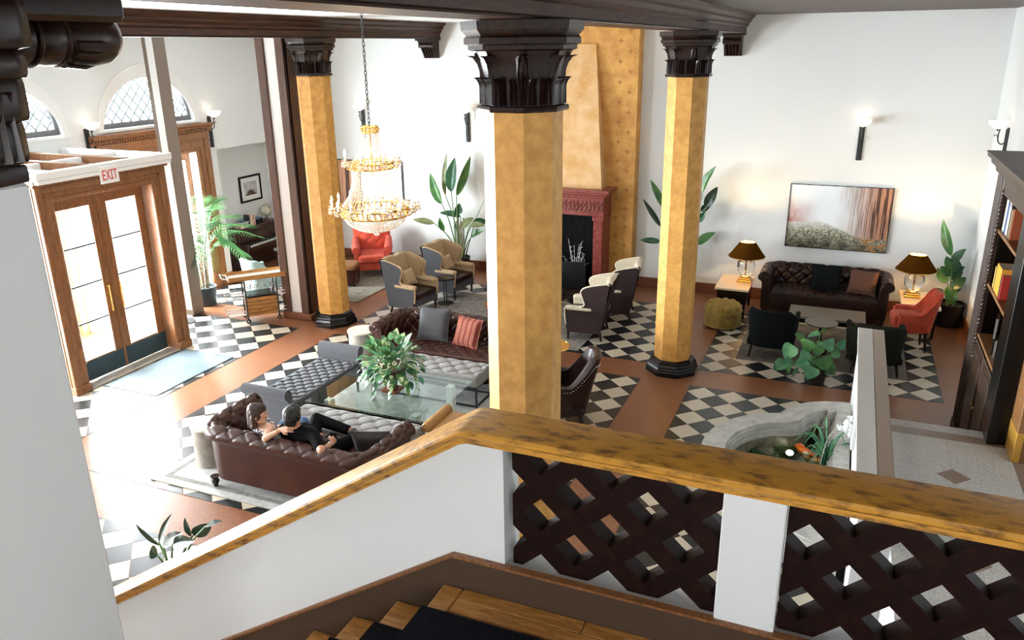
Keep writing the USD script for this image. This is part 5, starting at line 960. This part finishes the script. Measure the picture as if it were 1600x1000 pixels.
part(cd, 'stem', tube([(0, 0, 2.62), (0, 0, 3.75)], .012, 8), gold)
part(cd, 'crown', [torus(.095, .012, (0, 0, 3.74), 24, 6), torus(.095, .012, (0, 0, 3.68), 24, 6)]+[sphere((.098*math.cos(a), .098*math.sin(a), 3.71), .02, 1) for a in np.arange(12)*PI/6], gold)
def gring(r, z, h): return [torus(r, .016, (0, 0, z), 36, 6), torus(r, .012, (0, 0, z-h), 36, 6)]+[tube([(r*math.cos(a), r*math.sin(a), z), (r*math.cos(a+.06), r*math.sin(a+.06), z-h)], .008, 5) for a in np.arange(36)*PI/18]
part(cd, 'upper_ring', gring(.25, 3.33, .06), gold); part(cd, 'lower_ring', gring(.39, 2.80, .09), gold)
def strands(name, n, prof, r, gap):
    b = trimesh.creation.icosphere(subdivisions=0, radius=r); V, F, o = [], [], 0; pts = spline(prof, 8); L = np.concatenate([[0], np.cumsum(np.linalg.norm(np.diff(pts, axis=0), axis=1))]); ss = np.arange(0, L[-1], gap); R = np.interp(ss, L, pts[:, 0]); Z = np.interp(ss, L, pts[:, 1])
    for i in range(n):
        a = 2*PI*i/n
        for rr_, z in zip(R, Z): V.append(np.array(b.vertices)+[rr_*math.cos(a), rr_*math.sin(a), z]); F.append(np.array(b.faces)+o); o += len(b.vertices)
    part(cd, name, trimesh.Trimesh(np.vstack(V), np.vstack(F), process=False), cry, False, kind='stuff')
strands('top_crystal_strands', 22, [(.09, 3.67), (.11, 3.52), (.17, 3.40), (.24, 3.33)], .011, .026); strands('side_crystal_strands', 44, [(.24, 3.26), (.245, 3.1), (.29, 2.95), (.38, 2.82)], .011, .027); strands('basket_crystal_strands', 40, [(.38, 2.70), (.33, 2.62), (.2, 2.54), (.03, 2.50)], .012, .028); strands('inner_basket_strands', 26, [(.28, 2.74), (.2, 2.66), (.1, 2.6), (.02, 2.58)], .012, .03)
part(cd, 'finial', sphere((0, 0, 2.475), .03, 2), cry)
def candle(a, r0, r, z):
    c, s = math.cos(a), math.sin(a); p = spline([(r0*c, r0*s, z-.02), ((r0+r)/2*c, (r0+r)/2*s, z-.07), (r*c, r*s, z-.03), (r*c, r*s, z+.01)], 6)
    part(cd, 'arm', tube(p, .009, 6), gold); part(cd, 'drip_pan', lathe([(.005, z), (.04, z+.012), (.042, z+.018), (.01, z+.012)], 12, (r*c, r*s, 0)), gold); k = part(cd, 'candle', tube([(r*c, r*s, z+.012), (r*c, r*s, z+.075)], .011, 8), paint_white)
    part(k, 'flame_bulb', lathe([(.004, 0), (.015, .018), (.012, .04), (.001, .07)], 8, (r*c, r*s, z+.075)), glow_bulb)
    part(cd, 'crystal_drop', [sphere((r*c+.035*math.cos(b), r*s+.035*math.sin(b), z-.025), .012, 0, (1, 1, 1.8)) for b in np.arange(5)*2*PI/5], cry, False, kind='stuff')
for i in range(16): candle(i*PI/8, .39, .51, 2.80)
for i in range(8): candle(i*PI/4+.2, .25, .33, 3.34)
cl_ = UsdLux.SphereLight.Define(stage, cd+'/light'); cl_.CreateRadiusAttr(.12); cl_.CreateIntensityAttr(45); cl_.CreateColorAttr(Gf.Vec3f(1, .80, .55)); cl_.AddTranslateOp().Set(Gf.Vec3d(0, 0, 3.05))
def sconce(label, loc, rz):
    t = thing('wall_sconce', label, 'wall lamp', loc, rz, 'wall sconces')   # faces -y; loc is on the wall at the foot of the bracket
    part(t, 'backplate', B(-.045, -.028, 0, .045, 0, .60, .006), iron); part(t, 'rib', B(-.018, -.042, .01, .018, -.026, .58, .004), steel_dark)
    p = spline([(0, -.02, .40), (0, -.07, .36), (0, -.12, .40), (0, -.13, .50), (0, -.12, .58)], 8); part(t, 'arm', tube(p, .009, 8), iron); th = np.linspace(0, 4.2, 16); part(t, 'scroll', tube(np.stack([0*th, -.155-.03*np.cos(th)*(1-th/7), .47+.03*np.sin(th)*(1-th/7)], 1), .006, 6), iron)
    part(t, 'bowl', lathe([(.01, .575), (.05, .585), (.10, .62), (.135, .665), (.14, .70), (.132, .70), (.09, .63), (.02, .592)], 28, (0, -.15, 0)), glow_bowl); part(t, 'finial', sphere((0, -.15, .565), .016, 1), iron)
    l = UsdLux.SphereLight.Define(stage, t+'/light'); l.CreateRadiusAttr(.03); l.CreateIntensityAttr(13); l.CreateColorAttr(Gf.Vec3f(1, .78, .52)); l.AddTranslateOp().Set(Gf.Vec3d(0, -.15, .72)); return t
sconce('wall sconce above the landscape picture with a lit bowl shade', (.16, YW, 2.66), 0); sconce('wall sconce behind the chandelier chain on the back wall', (-9.85, YW, 2.74), 0); sconce('wall sconce left of the central column capital on the back wall', (-7.32, YW, 2.73), 0)
sconce('wall sconce above the bookcase on the right side wall', (2.13, 13.75, 2.78), -90); sconce('wall sconce between the two arched windows', (XW, 9.56, 2.80), 90); sconce('wall sconce right of the side door beside the piano alcove', (XW, 12.36, 2.78), 90)
def picture(name, label, w, h, m_frame, colf, loc, rz, nx=120, nz=70, fw=.02, mat_w=0, cat_='picture', th=.035):
    t = thing(name, label, cat_, loc, rz)   # hangs on a wall behind it, faces -y, loc at its lower middle
    o = sbox(-w/2, 0, w/2, h); part(t, 'frame', exty(o.difference(sbox(-w/2+fw, fw, w/2-fw, h-fw)), -th, -.002), m_frame, False)
    if mat_w: part(t, 'mount', exty(sbox(-w/2+fw, fw, w/2-fw, h-fw).difference(sbox(-w/2+fw+mat_w, fw+mat_w, w/2-fw-mat_w, h-fw-mat_w)), -th*.6, -th*.5), paint_white, False)
    i = fw+mat_w; u = np.linspace(0, 1, nx); v = np.linspace(0, 1, nz); U, V = np.meshgrid(u, v, indexing='ij'); P = np.stack([-w/2+i+U*(w-2*i), 0*U-th*.5, i+V*(h-2*i)], -1)
    g = grid(P); p = part(t, 'image', g, painted, False); colors(p, np.clip(colf(U, V), 0, 1).reshape(-1, 3)); part(t, 'backing', B(-w/2+.005, -th*.45, .005, w/2-.005, -.002, h-.005), black_wood, False); return t
mixc = lambda a, b, t: np.asarray(a)*(1-t[..., None])+np.asarray(b)*t[..., None]
ss_ = lambda a, b, x: (lambda t: t*t*(3-2*t))(np.clip((x-a)/(b-a), 0, 1))
def forest(U, V):
    n = lambda sx, sz, sd, o=4: meshkit.fbm(np.stack([U*sx, V*sz, 0*U+sd], -1), o, sd)
    c = mixc((.90, .90, .88), (.80, .86, .89), V); fog = np.ones_like(U)
    L = ss_(.36, .0, U+.10*(n(4, 4, 1)-.5))*ss_(.90, .35, V+.15*(n(5, 5, 2)-.5)); c = mixc(c, (.42, .10, .035), L*.95*(.6+.6*n(30, 12, 3)))
    R = ss_(.42, .95, U+.12*(n(6, 3, 4)-.5)); tr = n(110, 2.2, 5, 3); c = c*(1-R*.9)[..., None]+np.array((.34, .11, .035))*(R*.9)[..., None]; c = mixc(c, (.045, .014, .006), R*ss_(.44, .60, tr)*.95); c = mixc(c, (.62, .32, .15), R*ss_(.56, .70, n(75, 1.2, 9, 3))*.6)
    hor = .37+.05*np.sin(U*5+.4)-.12*ss_(.35, .75, U)+.02*(n(20, 4, 6)-.5); G = ss_(.03, -.03, V-hor); tex = n(60, 110, 7, 5); gr = mixc((.10, .085, .045), (.56, .56, .42), ss_(.38, .66, tex)*ss_(-.15, .38, V)); gr = mixc(gr, (.015, .014, .012), ss_(.22, .0, V)*ss_(.40, .62, n(14, 14, 8))*.95); gr = mixc(gr, (.45, .17, .03), ss_(.62, .95, U)*ss_(.5, .62, n(18, 22, 11))*.9)
    gr = mixc(gr, (.82, .83, .80), ss_(.25, .42, V)*ss_(.2, .5, 1-abs(U-.5))*.6*ss_(.75, .45, U)); return c*(1-G[..., None])+gr*G[..., None]
picture('landscape_picture', 'large unframed landscape print of a misty forest path above the dark sofa', 1.70, 1.145, black_wood, forest, (-.05, YW, 1.06), 0, 200, 130, .006, 0, 'picture', .045)
def trunks(U, V):
    n = lambda sx, sz, sd: meshkit.fbm(np.stack([U*sx, V*sz, 0*U+sd], -1), 3, sd); c = mixc((.62, .30, .16), (.75, .45, .28), n(5, 2, 1)); c = mixc(c, (.10, .045, .03), ss_(.52, .62, n(26, .8, 2))); return mixc(c, (.82, .83, .82), ss_(.33, .40, U)*.95)
picture('wide_picture', 'wide dark-framed picture of orange tree trunks behind the chandelier', 1.68, 1.2, steel_dark, trunks, (-9.78, YW, 1.05), 0, 100, 50, .022)
def bw(U, V):
    n = meshkit.fbm(np.stack([U*9, V*9, 0*U], -1), 4, 2); g = .25+.5*n; t = ss_(.25, .0, abs(U-.5)-(.42-V)*.8)*ss_(.5, .3, V); c = np.stack([g, g, g*1.02], -1); return mixc(c, (.10, .06, .05), t)
picture('framed_photograph', 'small black-framed black and white photograph in the piano alcove', .70, .58, black_wood, bw, (-12.36, 14.1, 1.36), 90, 40, 40, .04, .10)
# ================================================================== PIANO CORNER AND BAR CART
pn = thing('upright_piano', 'dark brown upright piano inside the alcove', 'piano', (-12.36, 13.78, 0), 90)
part(pn, 'case', B(-.72, -.34, .06, .72, 0, .86, .01), piano_wood); part(pn, 'lid', B(-.75, -.37, .86, .75, 0, .90, .01), piano_wood); part(pn, 'plinth', B(-.73, -.36, 0, .73, 0, .1, .008), piano_wood)
part(pn, 'fallboard', exty([(0, 0), (1, 0), (1, 1)], 0, 1) if False else B(-.62, -.36, .60, .62, -.33, .80, .006), piano_wood); part(pn, 'key_bed', B(-.68, -.66, .46, .68, -.3, .54, .008), piano_wood)
for i in range(36): part(pn, 'white_key', B(-.60+i*.0333, -.635, .54, -.60+i*.0333+.032, -.40, .556, .002), ceramic_white, False)
for i in range(35):
    if i % 7 not in (2, 6): part(pn, 'black_key', B(-.576+i*.0333, -.56, .556, -.576+i*.0333+.016, -.40, .568, .002), black_wood, False)
for s in (-1, 1): part(pn, 'cheek', B(min(s*.62, s*.70), -.66, .46, max(s*.62, s*.70), -.3, .60, .012), piano_wood); part(pn, 'leg', lathe([(.03, 0), (.045, .05), (.03, .12), (.045, .3), (.03, .42), (.05, .46)], 14, (s*.64, -.58, 0)), piano_wood); part(pn, 'carved_panel', B(min(s*.08, s*.55), -.352, .64 if False else .18, max(s*.08, s*.55), -.335, .42, .008), piano_wood)
part(pn, 'music_desk', B(-.45, -.365, .80, .45, -.33, .86, .006), piano_wood)
pb = thing('piano_bench', 'piano bench with pale grey cushion in front of the piano', 'bench', (-11.12, 13.72, 0), 90); part(pb, 'cushion', soft(-.34, -.18, .45, .34, .18, .52, .025, 6, (0, 0, .01)), fab_grey); part(pb, 'apron', B(-.33, -.17, .36, .33, .17, .45, .008), piano_wood); legs(pb, [(-.29, -.13), (.29, -.13), (-.29, .13), (.29, .13)], .37, .025, .018, piano_wood, True)
gl = thing('globe', 'small pale globe on a brown stand on top of the piano', 'globe', (-12.18, 14.34, .90)); part(gl, 'ball', sphere((0, 0, .21), .12, 3), M('globe_map', (.70, .68, .58), .4, c2=(.45, .48, .36), scale=7, lo=.5, hi=.58)); part(gl, 'meridian', mv(torus(.132, .006, n=28), (0, 0, .21), rx=90), brass); part(gl, 'stand', lathe([(0, 0), (.07, 0), (.065, .015), (.015, .03), (.012, .085), (.0, .09)], 16), red_wood)
for i, (c, y, x, w, l, h, z, lab) in enumerate((('red', 13.30, -12.22, .20, .26, .05, .90, 'red book lying at the bottom of the pile on the piano'), ('orange', 13.31, -12.21, .18, .24, .045, .951, 'orange book second in the pile on the piano'), ('teal', 13.33, -12.20, .19, .22, .04, .997, 'teal book on top of the pile on the piano'))):
    b = thing('book', lab, 'book', (x, y, z), 0, 'pile of books on the piano'); part(b, 'cover', [B(0, 0, 0, w, l, .004), B(0, 0, h-.004, w, l, h), B(0, 0, 0, .004, l, h)], bm[c], False); part(b, 'pages', B(.004, .004, .004, w-.004, l-.004, h-.004), page)
for c, y, w, h, lab in (('black', 13.60, .03, .25, 'black book standing beside the pile on the piano'), ('orange', 13.64, .045, .24, 'orange book standing on the piano'), ('rust', 13.695, .04, .23, 'rust book standing on the piano beside the orange one'), ('red', 13.745, .04, .21, 'dark red book last in the row standing on the piano')): book((-12.2, y, .90), w, h, .17, bm[c], lab, 'books standing on the piano')
bx = thing('box', 'long dark box with a green lid on the piano between books and globe', 'box', (-12.18, 13.97, .90)); part(bx, 'body', B(-.08, -.13, 0, .08, .13, .09, .005), black_wood); part(bx, 'lid', B(-.085, -.135, .09, .085, .135, .11, .005), bm['teal'])
ca = thing('bar_cart', 'wooden bar cart with tray top, wire side shelves and slatted cabinet', 'cart', (-9.44, 10.70, 0), 49)
part(ca, 'tray', B(-.50, -.19, .80, .50, .19, .82, .004), M('tray_white', (.74, .72, .68), .35)); part(ca, 'tray_rail', [B(-.52, -.215, .79, .52, -.19, .87, .005), B(-.52, .19, .79, .52, .215, .87, .005)], oak_floor); part(ca, 'tray_end', [B(-.525, -.215, .79, -.50, .215, .84, .005), B(.50, -.215, .79, .525, .215, .84, .005)], oak_floor)
part(ca, 'handle', [tube([(-.52, -.15, .83), (-.62, -.15, .86), (-.62, .15, .86), (-.52, .15, .83)], .012, 8)], chrome)
for x in (-.27, .27):
    for y in (-.19, .19): part(ca, 'post', B(x-.012, y-.012, .08, x+.012, y+.012, .80, .002), steel_dark); part(ca, 'caster', [mv(torus(.028, .014, n=14), (x, y, .042), rx=90), sphere((x, y, .07), .014, 1)], pot_black)
part(ca, 'cabinet', B(-.255, -.175, .12, .255, .175, .46, .004), oak)
for i in range(5): part(ca, 'slat', B(-.262, -.192, .125+i*.068, .262, -.174, .125+i*.068+.058, .004), oak_floor)
part(ca, 'glass_shelf', B(-.26, -.19, .475, .26, .19, .495, .004), black_wood)
for s in (-1, 1):
    for z in (.16, .46):
        w_ = [tube([(s*.28, y, z), (s*.60, y, z)], .005, 5) for y in np.linspace(-.17, .17, 6)]+[tube([(s*.28, -.18, z+.01), (s*.60, -.18, z+.01), (s*.60, .18, z+.01), (s*.28, .18, z+.01)], .008, 6), tube([(s*.28, -.18, z+.07), (s*.60, -.18, z+.07), (s*.60, .18, z+.07), (s*.28, .18, z+.07)], .006, 6)]+[tube([(s*.60, y, z), (s*.60, y, z+.07)], .005, 5) for y in (-.18, 0, .18)]
        part(ca, 'wire_shelf', w_, chrome, kind='stuff')
wg_first = None
ct_, st_ = math.cos(math.radians(49)), math.sin(math.radians(49))
for i in range(4):
    lx, ly = -.19+.125*i, -.10; loc = (-9.44+lx*ct_-ly*st_, 10.70+lx*st_+ly*ct_, .495); lab = ['first wine glass from the door end on the bar cart shelf', 'second wine glass from the door end on the bar cart shelf', 'third wine glass on the bar cart shelf', 'last wine glass at the column end of the bar cart shelf'][i]
    if i == 0:
        wg_first = thing('wine_glass', lab, 'glass', loc, 0, 'wine glasses on the bar cart'); part(wg_first, 'bowl', lathe([(.008, .10), (.030, .115), (.040, .15), (.036, .20), (.033, .20), (.036, .15), (.02, .115)], 16), glass); part(wg_first, 'stem', cyl((0, 0, .006), (0, 0, .105), .004, n=8), glass); part(wg_first, 'foot', lathe([(0, 0), (.034, 0), (.03, .005), (.004, .01)], 16), glass)
    else: copy(wg_first, lab, loc, 0)
sn = thing('sign_stand', 'slim metal stand with wire frame beside the entrance vestibule', 'stand', (-10.6, 10.05, 0)); part(sn, 'base', lathe([(0, 0), (.15, 0), (.15, .012), (0, .018)], 22), steel_dark); part(sn, 'pole', cyl((0, 0, .015), (0, 0, 1.1), .011, n=8), chrome); part(sn, 'frame', tube([(0, 0, 1.08), (0, -.16, 1.08), (0, -.16, .30), (0, 0, .30)], .007, 6), chrome); part(sn, 'cross_bar', [tube([(0, -.16, z), (0, 0, z)], .005, 6) for z in (.55, .80)], chrome)
ou = thing('wall_outlet', 'small white wall outlet with a plug near the tall plant', 'outlet', (-6.55, YW, .42)); part(ou, 'plate', B(-.04, -.008, 0, .04, 0, .12, .003), paint_white); part(ou, 'plug', B(-.02, -.03, .05, .02, -.008, .09, .004), black_wood)
# ================================================================== PLANTS
rp_ = random.Random(21)
def pot(t, r0, r1, h, m): part(t, 'pot', lathe([(0, 0), (r0, 0), (r1, h-.03), (r1+.012, h-.025), (r1+.012, h), (r1-.015, h), (r1-.02, h-.05), (0, h-.05)], 28), m); part(t, 'soil', lathe([(r1-.018, h-.045), (0, h-.035)], 20), soil)
def big_leaf(t, a, b, w, m, foot, sm=stem_green, shape='oval', sr=.012, droop=.12, fold=.5, roll=0):
    a, b = np.array(a), np.array(b); L = np.linalg.norm(b-a); mid = foot+(a-foot)*.55+np.array([0, 0, .12*(a[2]-foot[2])]); part(t, 'leaf_stalk', tube(spline([foot, mid, a], 6), [sr, sr*.7, sr*.5], 7), sm)
    lf = place(leaf(L, w, 13, 7, droop, fold, shape, .06, rp_.random()*9), a, b-a, up=(rp_.uniform(-.5, .5), -.8, .55), roll=roll or rp_.uniform(-.7, .7)); part(t, 'leaf', lf, m, True)
    part(t, 'midrib', tube([a, a+(b-a)*.5, b], [.008, .006, .002], 5), sm) if False else None
def plant(name, label, loc, leaves, pr, m, cat_='plant', potm=pot_black, **kw):
    t = thing(name, label, cat_, loc); pot(t, *pr, potm); o = np.array(loc)
    for i, (x0, y0, z0, x1, y1, z1, w) in enumerate(leaves): big_leaf(t, np.array((x0, y0, z0))-o, np.array((x1, y1, z1))-o, w, m[i % len(m)], np.array([rp_.uniform(-.07, .07), rp_.uniform(-.07, .07), pr[2]-.05]), **kw)
    return t
strel1 = [(-7.71, 14.51, 1.5, -8.04, 14.6, 2.12, 0.23), (-7.7, 14.66, 1.65, -7.65, 14.6, 2.56, 0.16), (-7.53, 14.6, 1.75, -7.44, 14.59, 2.47, 0.27), (-7.43, 14.64, 1.67, -7.1, 14.71, 2.49, 0.17), (-7.9, 14.5, 1.08, -8.37, 14.39, 1.17, 0.14), (-7.37, 14.68, 1.22, -7.87, 14.66, 1.31, 0.17), (-7.77, 14.66, 0.89, -7.81, 14.54, 1.2, 0.14), (-7.3, 14.59, 1.01, -7.05, 14.64, 1.24, 0.21), (-7.02, 14.53, 1.17, -6.73, 14.64, 1.18, 0.16), (-7.14, 14.7, 0.82, -6.8, 14.58, 1.01, 0.18), (-7.06, 14.49, 1.11, -6.73, 14.5, 1.13, 0.14), (-7.44, 14.71, 1.27, -7.39, 14.68, 1.51, 0.17)]
t1 = plant('bird_of_paradise_plant', 'tall potted bird of paradise plant behind the left wing chairs', (-7.38, 14.62, 0), strel1, (.17, .20, .38), [leaf_green, leaf_olive, leaf_deep], sr=.016)
part(t1, 'bare_stalk', tube([(.1, 0, .33), (.4, 0, 1.25), (.64, 0, 1.72)], [.012, .008, .004], 6), stem_green)
for i in range(6): part(t1, 'trunk_stalk', tube([(-.07+.028*i, .03*(i % 2), .33), (-.12+.04*i, .02*(i % 3), 1.05+.08*(i % 3))], [.022, .014], 7), stem_brown)
strel2 = [(-3.12, 14.68, 1.7, -3.36, 14.66, 2.22, 0.14), (-3.12, 14.64, 1.33, -3.48, 14.57, 1.86, 0.1), (-3.14, 14.74, 1.02, -3.55, 14.73, 1.03, 0.12), (-2.4, 14.69, 1.97, -2.21, 14.62, 2.53, 0.27), (-2.32, 14.68, 1.74, -2.14, 14.67, 2.14, 0.19), (-2.46, 14.7, 1.48, -2.31, 14.58, 1.67, 0.15), (-2.45, 14.83, 1.0, -2.15, 14.84, 1.27, 0.19), (-2.42, 14.78, 1.65, -2.22, 14.71, 1.82, 0.13)]
plant('bird_of_paradise_plant', 'bird of paradise plant half hidden behind the right-hand column', (-2.68, 14.7, 0), strel2, (.16, .19, .36), [leaf_green, leaf_dark, leaf_deep], sr=.014)
fid = [(1.78, 14.67, 1.19, 1.54, 14.75, 1.77, 0.18), (1.78, 14.46, 1.11, 1.92, 14.42, 1.40, 0.18), (1.80, 14.6, 0.99, 1.7, 14.65, 1.19, 0.14), (1.84, 14.6, 0.87, 1.98, 14.6, 1.06, 0.2), (1.80, 14.63, 0.85, 1.65, 14.67, 1.01, 0.17), (1.86, 14.5, 0.67, 2.02, 14.52, 0.90, 0.18), (1.78, 14.64, 0.73, 1.6, 14.72, 0.96, 0.17), (1.88, 14.55, 0.60, 1.99, 14.57, 0.74, 0.13), (1.81, 14.44, 0.57, 1.76, 14.38, 0.73, 0.13), (1.75, 14.62, 0.6, 1.52, 14.6, 0.56, 0.13), (1.86, 14.47, 0.44, 1.88, 14.48, 0.68, 0.2), (1.88, 14.6, 0.78, 1.88, 14.64, 1.17, 0.2)]
plant('broad_leaf_plant', 'tall broad-leaved plant in a black pot in the right back corner', (1.885, 14.62, 0), fid, (.19, .22, .40), [leaf_green, leaf_deep], fold=.25, droop=.2)
mon = [(-0.41, 11.12, 0.56, -0.53, 11.11, 0.33, 0.24), (-0.35, 11.15, 0.65, -0.28, 11.22, 0.71, 0.19), (-0.51, 11.16, 0.30, -0.64, 11.13, 0.13, 0.2), (-0.41, 11.15, 0.33, -0.52, 11.03, 0.28, 0.17), (-0.15, 11.04, 0.57, -0.33, 11.09, 0.69, 0.17), (-0.03, 11.27, 0.51, -0.1, 11.29, 0.62, 0.13), (-0.09, 11.12, 0.79, -0.24, 11.05, 0.76, 0.11), (-0.07, 11.15, 0.82, -0.03, 11.27, 0.79, 0.11), (0.01, 11.21, 0.53, 0.1, 11.22, 0.7, 0.19), (-0.15, 11.24, 0.40, -0.24, 11.05, 0.25, 0.19), (-0.02, 11.05, 0.46, 0.08, 10.98, 0.30, 0.28), (-0.12, 11.05, 0.30, -0.17, 10.98, 0.12, 0.24), (-0.33, 11.09, 0.24, -0.37, 11.05, 0.08, 0.09), (0.03, 11.2, 0.30, 0.18, 11.1, 0.21, 0.22), (0.1, 11.22, 0.5, 0.24, 11.27, 0.42, 0.15), (0.18, 11.24, 0.55, 0.26, 11.3, 0.69, 0.13), (-0.44, 11.16, 0.25, -0.45, 11.13, 0.10, 0.08), (-0.21, 11.04, 0.40, -0.37, 11.05, 0.26, 0.18), (-0.2, 11.1, .5, -.30, 11.02, .42, .2), (-.05, 11.2, .55, -.12, 11.12, .45, .18)]
plant('monstera_plant', 'bushy potted monstera in front of the dark tub chairs', (-.08, 11.24, 0), mon, (.13, .16, .26), [leaf_mint, leaf_green, leaf_mint], shape='heart', sr=.008, fold=.15, droop=.35)
rub = [(-5.05, 4.12, 0.6, -5.21, 4.04, 0.81, 0.075), (-5.03, 4.1, 0.65, -4.85, 4.1, 0.97, 0.075), (-4.95, 4.07, 0.66, -4.68, 4.03, 0.88, 0.11), (-4.65, 4.11, 0.8, -4.74, 4.14, 0.94, 0.09), (-4.65, 4.13, 0.8, -4.42, 4.12, 0.97, 0.12), (-4.74, 3.99, 0.78, -4.44, 3.92, 0.93, 0.12), (-4.38, 4.02, 1.02, -4.22, 4.04, 1.1, 0.06), (-4.95, 4.0, .6, -4.86, 3.86, .8, .1)]
plant('rubber_plant', 'dark rubber plant showing above the stair wall at the lower left', (-4.86, 4.06, 0), rub, (.16, .19, .36), [leaf_dark], fold=.3, droop=.1)
# areca palm
pa = thing('palm_plant', 'tall feathery potted palm between the vestibule and the piano alcove', 'palm', (-11.0, 11.0, 0)); pot(pa, .17, .20, .36, pot_blue)
for i in range(7): part(pa, 'cane', tube([(.06*math.cos(i), .06*math.sin(i), .3), (.10*math.cos(i), .10*math.sin(i), .95)], [.018, .010], 7), stem_brown)
fr = [(0, .52, 1.95), (.1, 1.45, 1.02), (.25, .95, .62), (.3, -.42, 1.35), (.35, .65, 1.62), (-.25, .25, 2.0), (.2, -.1, 1.8), (.5, .2, 1.25), (.45, -.35, .85), (.3, 1.05, 1.35), (-.2, .75, 1.75), (.55, .6, .9), (.1, -.5, 1.0), (.35, .3, 1.95), (.6, -.1, 1.6), (-.3, -.3, 1.6)]
for i, (fx, fy, fz) in enumerate(fr):
    a = i*1.1; b0 = np.array([.08*math.cos(a), .08*math.sin(a), .85]); tip = np.array([fx, fy, fz]); mid = (b0+tip)/2+np.array([0, 0, .28+.1*abs(fz-1.4)]); sp2 = spline([b0, mid, tip], 12); f = part(pa, 'frond', tube(sp2, [.009, .006, .002], 5), stem_green); lv = []
    n_ = len(sp2)
    for k in range(7, n_):
        d = sp2[min(k+1, n_-1)]-sp2[k-1]; d /= np.linalg.norm(d); sd = np.cross(d, [0, 0, 1]); sd /= np.linalg.norm(sd)+1e-9; ln = .30*math.sin(PI*(k-5)/(n_-3.0))**.6+.05
        for s in (-1, 1): lv.append(place(leaf(ln, .026, 5, 3, .45, .4, 'strap'), sp2[k], d*.55+sd*s*.8+np.array([0, 0, .12]), up=(0, 0, 1)))
    part(pa, 'leaflets', lv, leaf_palm, True, kind='stuff')
# urn with trailing foliage on the glass table
ur = thing('urn_plant', 'dark bronze pedestal urn full of variegated trailing foliage on the glass table', 'plant', (-5.04, 7.94, .45)); urn_m = M('urn_bronze', (.10, .035, .018), .35, c2=(.05, .02, .012), scale=9)
part(ur, 'foot', B(-.11, -.11, 0, .11, .11, .035, .006), red_wood); part(ur, 'urn', lathe([(.03, .035), (.075, .04), (.07, .06), (.035, .09), (.03, .12), (.045, .14), (.12, .18), (.175, .25), (.19, .31), (.205, .33), (.20, .345), (.17, .33), (.15, .30), (0, .29)], 32), urn_m)
for i in range(230):
    a = rp_.uniform(0, 2*PI); e = rp_.uniform(-.35, 1.35); rr2 = rp_.uniform(.10, .30); p0 = np.array([.10*math.cos(a), .10*math.sin(a), .32]); d = np.array([math.cos(a)*math.cos(e), math.sin(a)*math.cos(e), math.sin(e)*1.15]); p1 = p0+d*rr2
    big = e > .7; L = rp_.uniform(.11, .17) if big else rp_.uniform(.08, .13); part(ur, 'leaf', place(leaf(L, L*.66, 7, 5, .5, .2, 'oval'), p1, d+np.array([0, 0, .15 if big else -.45])), [leaf_var, leaf_green, leaf_mint, leaf_deep, leaf_var][i % 5], True)
part(ur, 'leaf_stalks', [tube([(.08*math.cos(a), .08*math.sin(a), .30), (.22*math.cos(a), .22*math.sin(a), .42+.15*math.sin(a*3))], [.006, .003], 5) for a in np.linspace(0, 6.2, 26)], stem_green, kind='stuff')
for j in range(9):
    a = j*2*PI/9+.3; v_ = spline([(.16*math.cos(a), .16*math.sin(a), .34), (.27*math.cos(a), .27*math.sin(a), .26), (.31*math.cos(a), .31*math.sin(a), .05+.03*(j % 3))], 5); part(ur, 'trailing_stem', tube(v_, .004, 5), stem_green)
    for q in v_[3:]: part(ur, 'trailing_leaf', place(leaf(.085, .055, 5, 3, .5, .2, 'heart'), q, (math.cos(a+rp_.uniform(-1.2, 1.2)), math.sin(a+rp_.uniform(-1.2, 1.2)), -.8)), [leaf_green, leaf_var][j % 2], True)
part(ur, 'cream_flowers', [sphere((.12*math.cos(q)*rp_.uniform(.4, 1.3), -.12+.09*math.sin(q), .36+rp_.uniform(0, .09)), .012, 0) for q in np.linspace(0, 25, 60)], M('flower_cream', (.72, .70, .50), .7), kind='stuff')
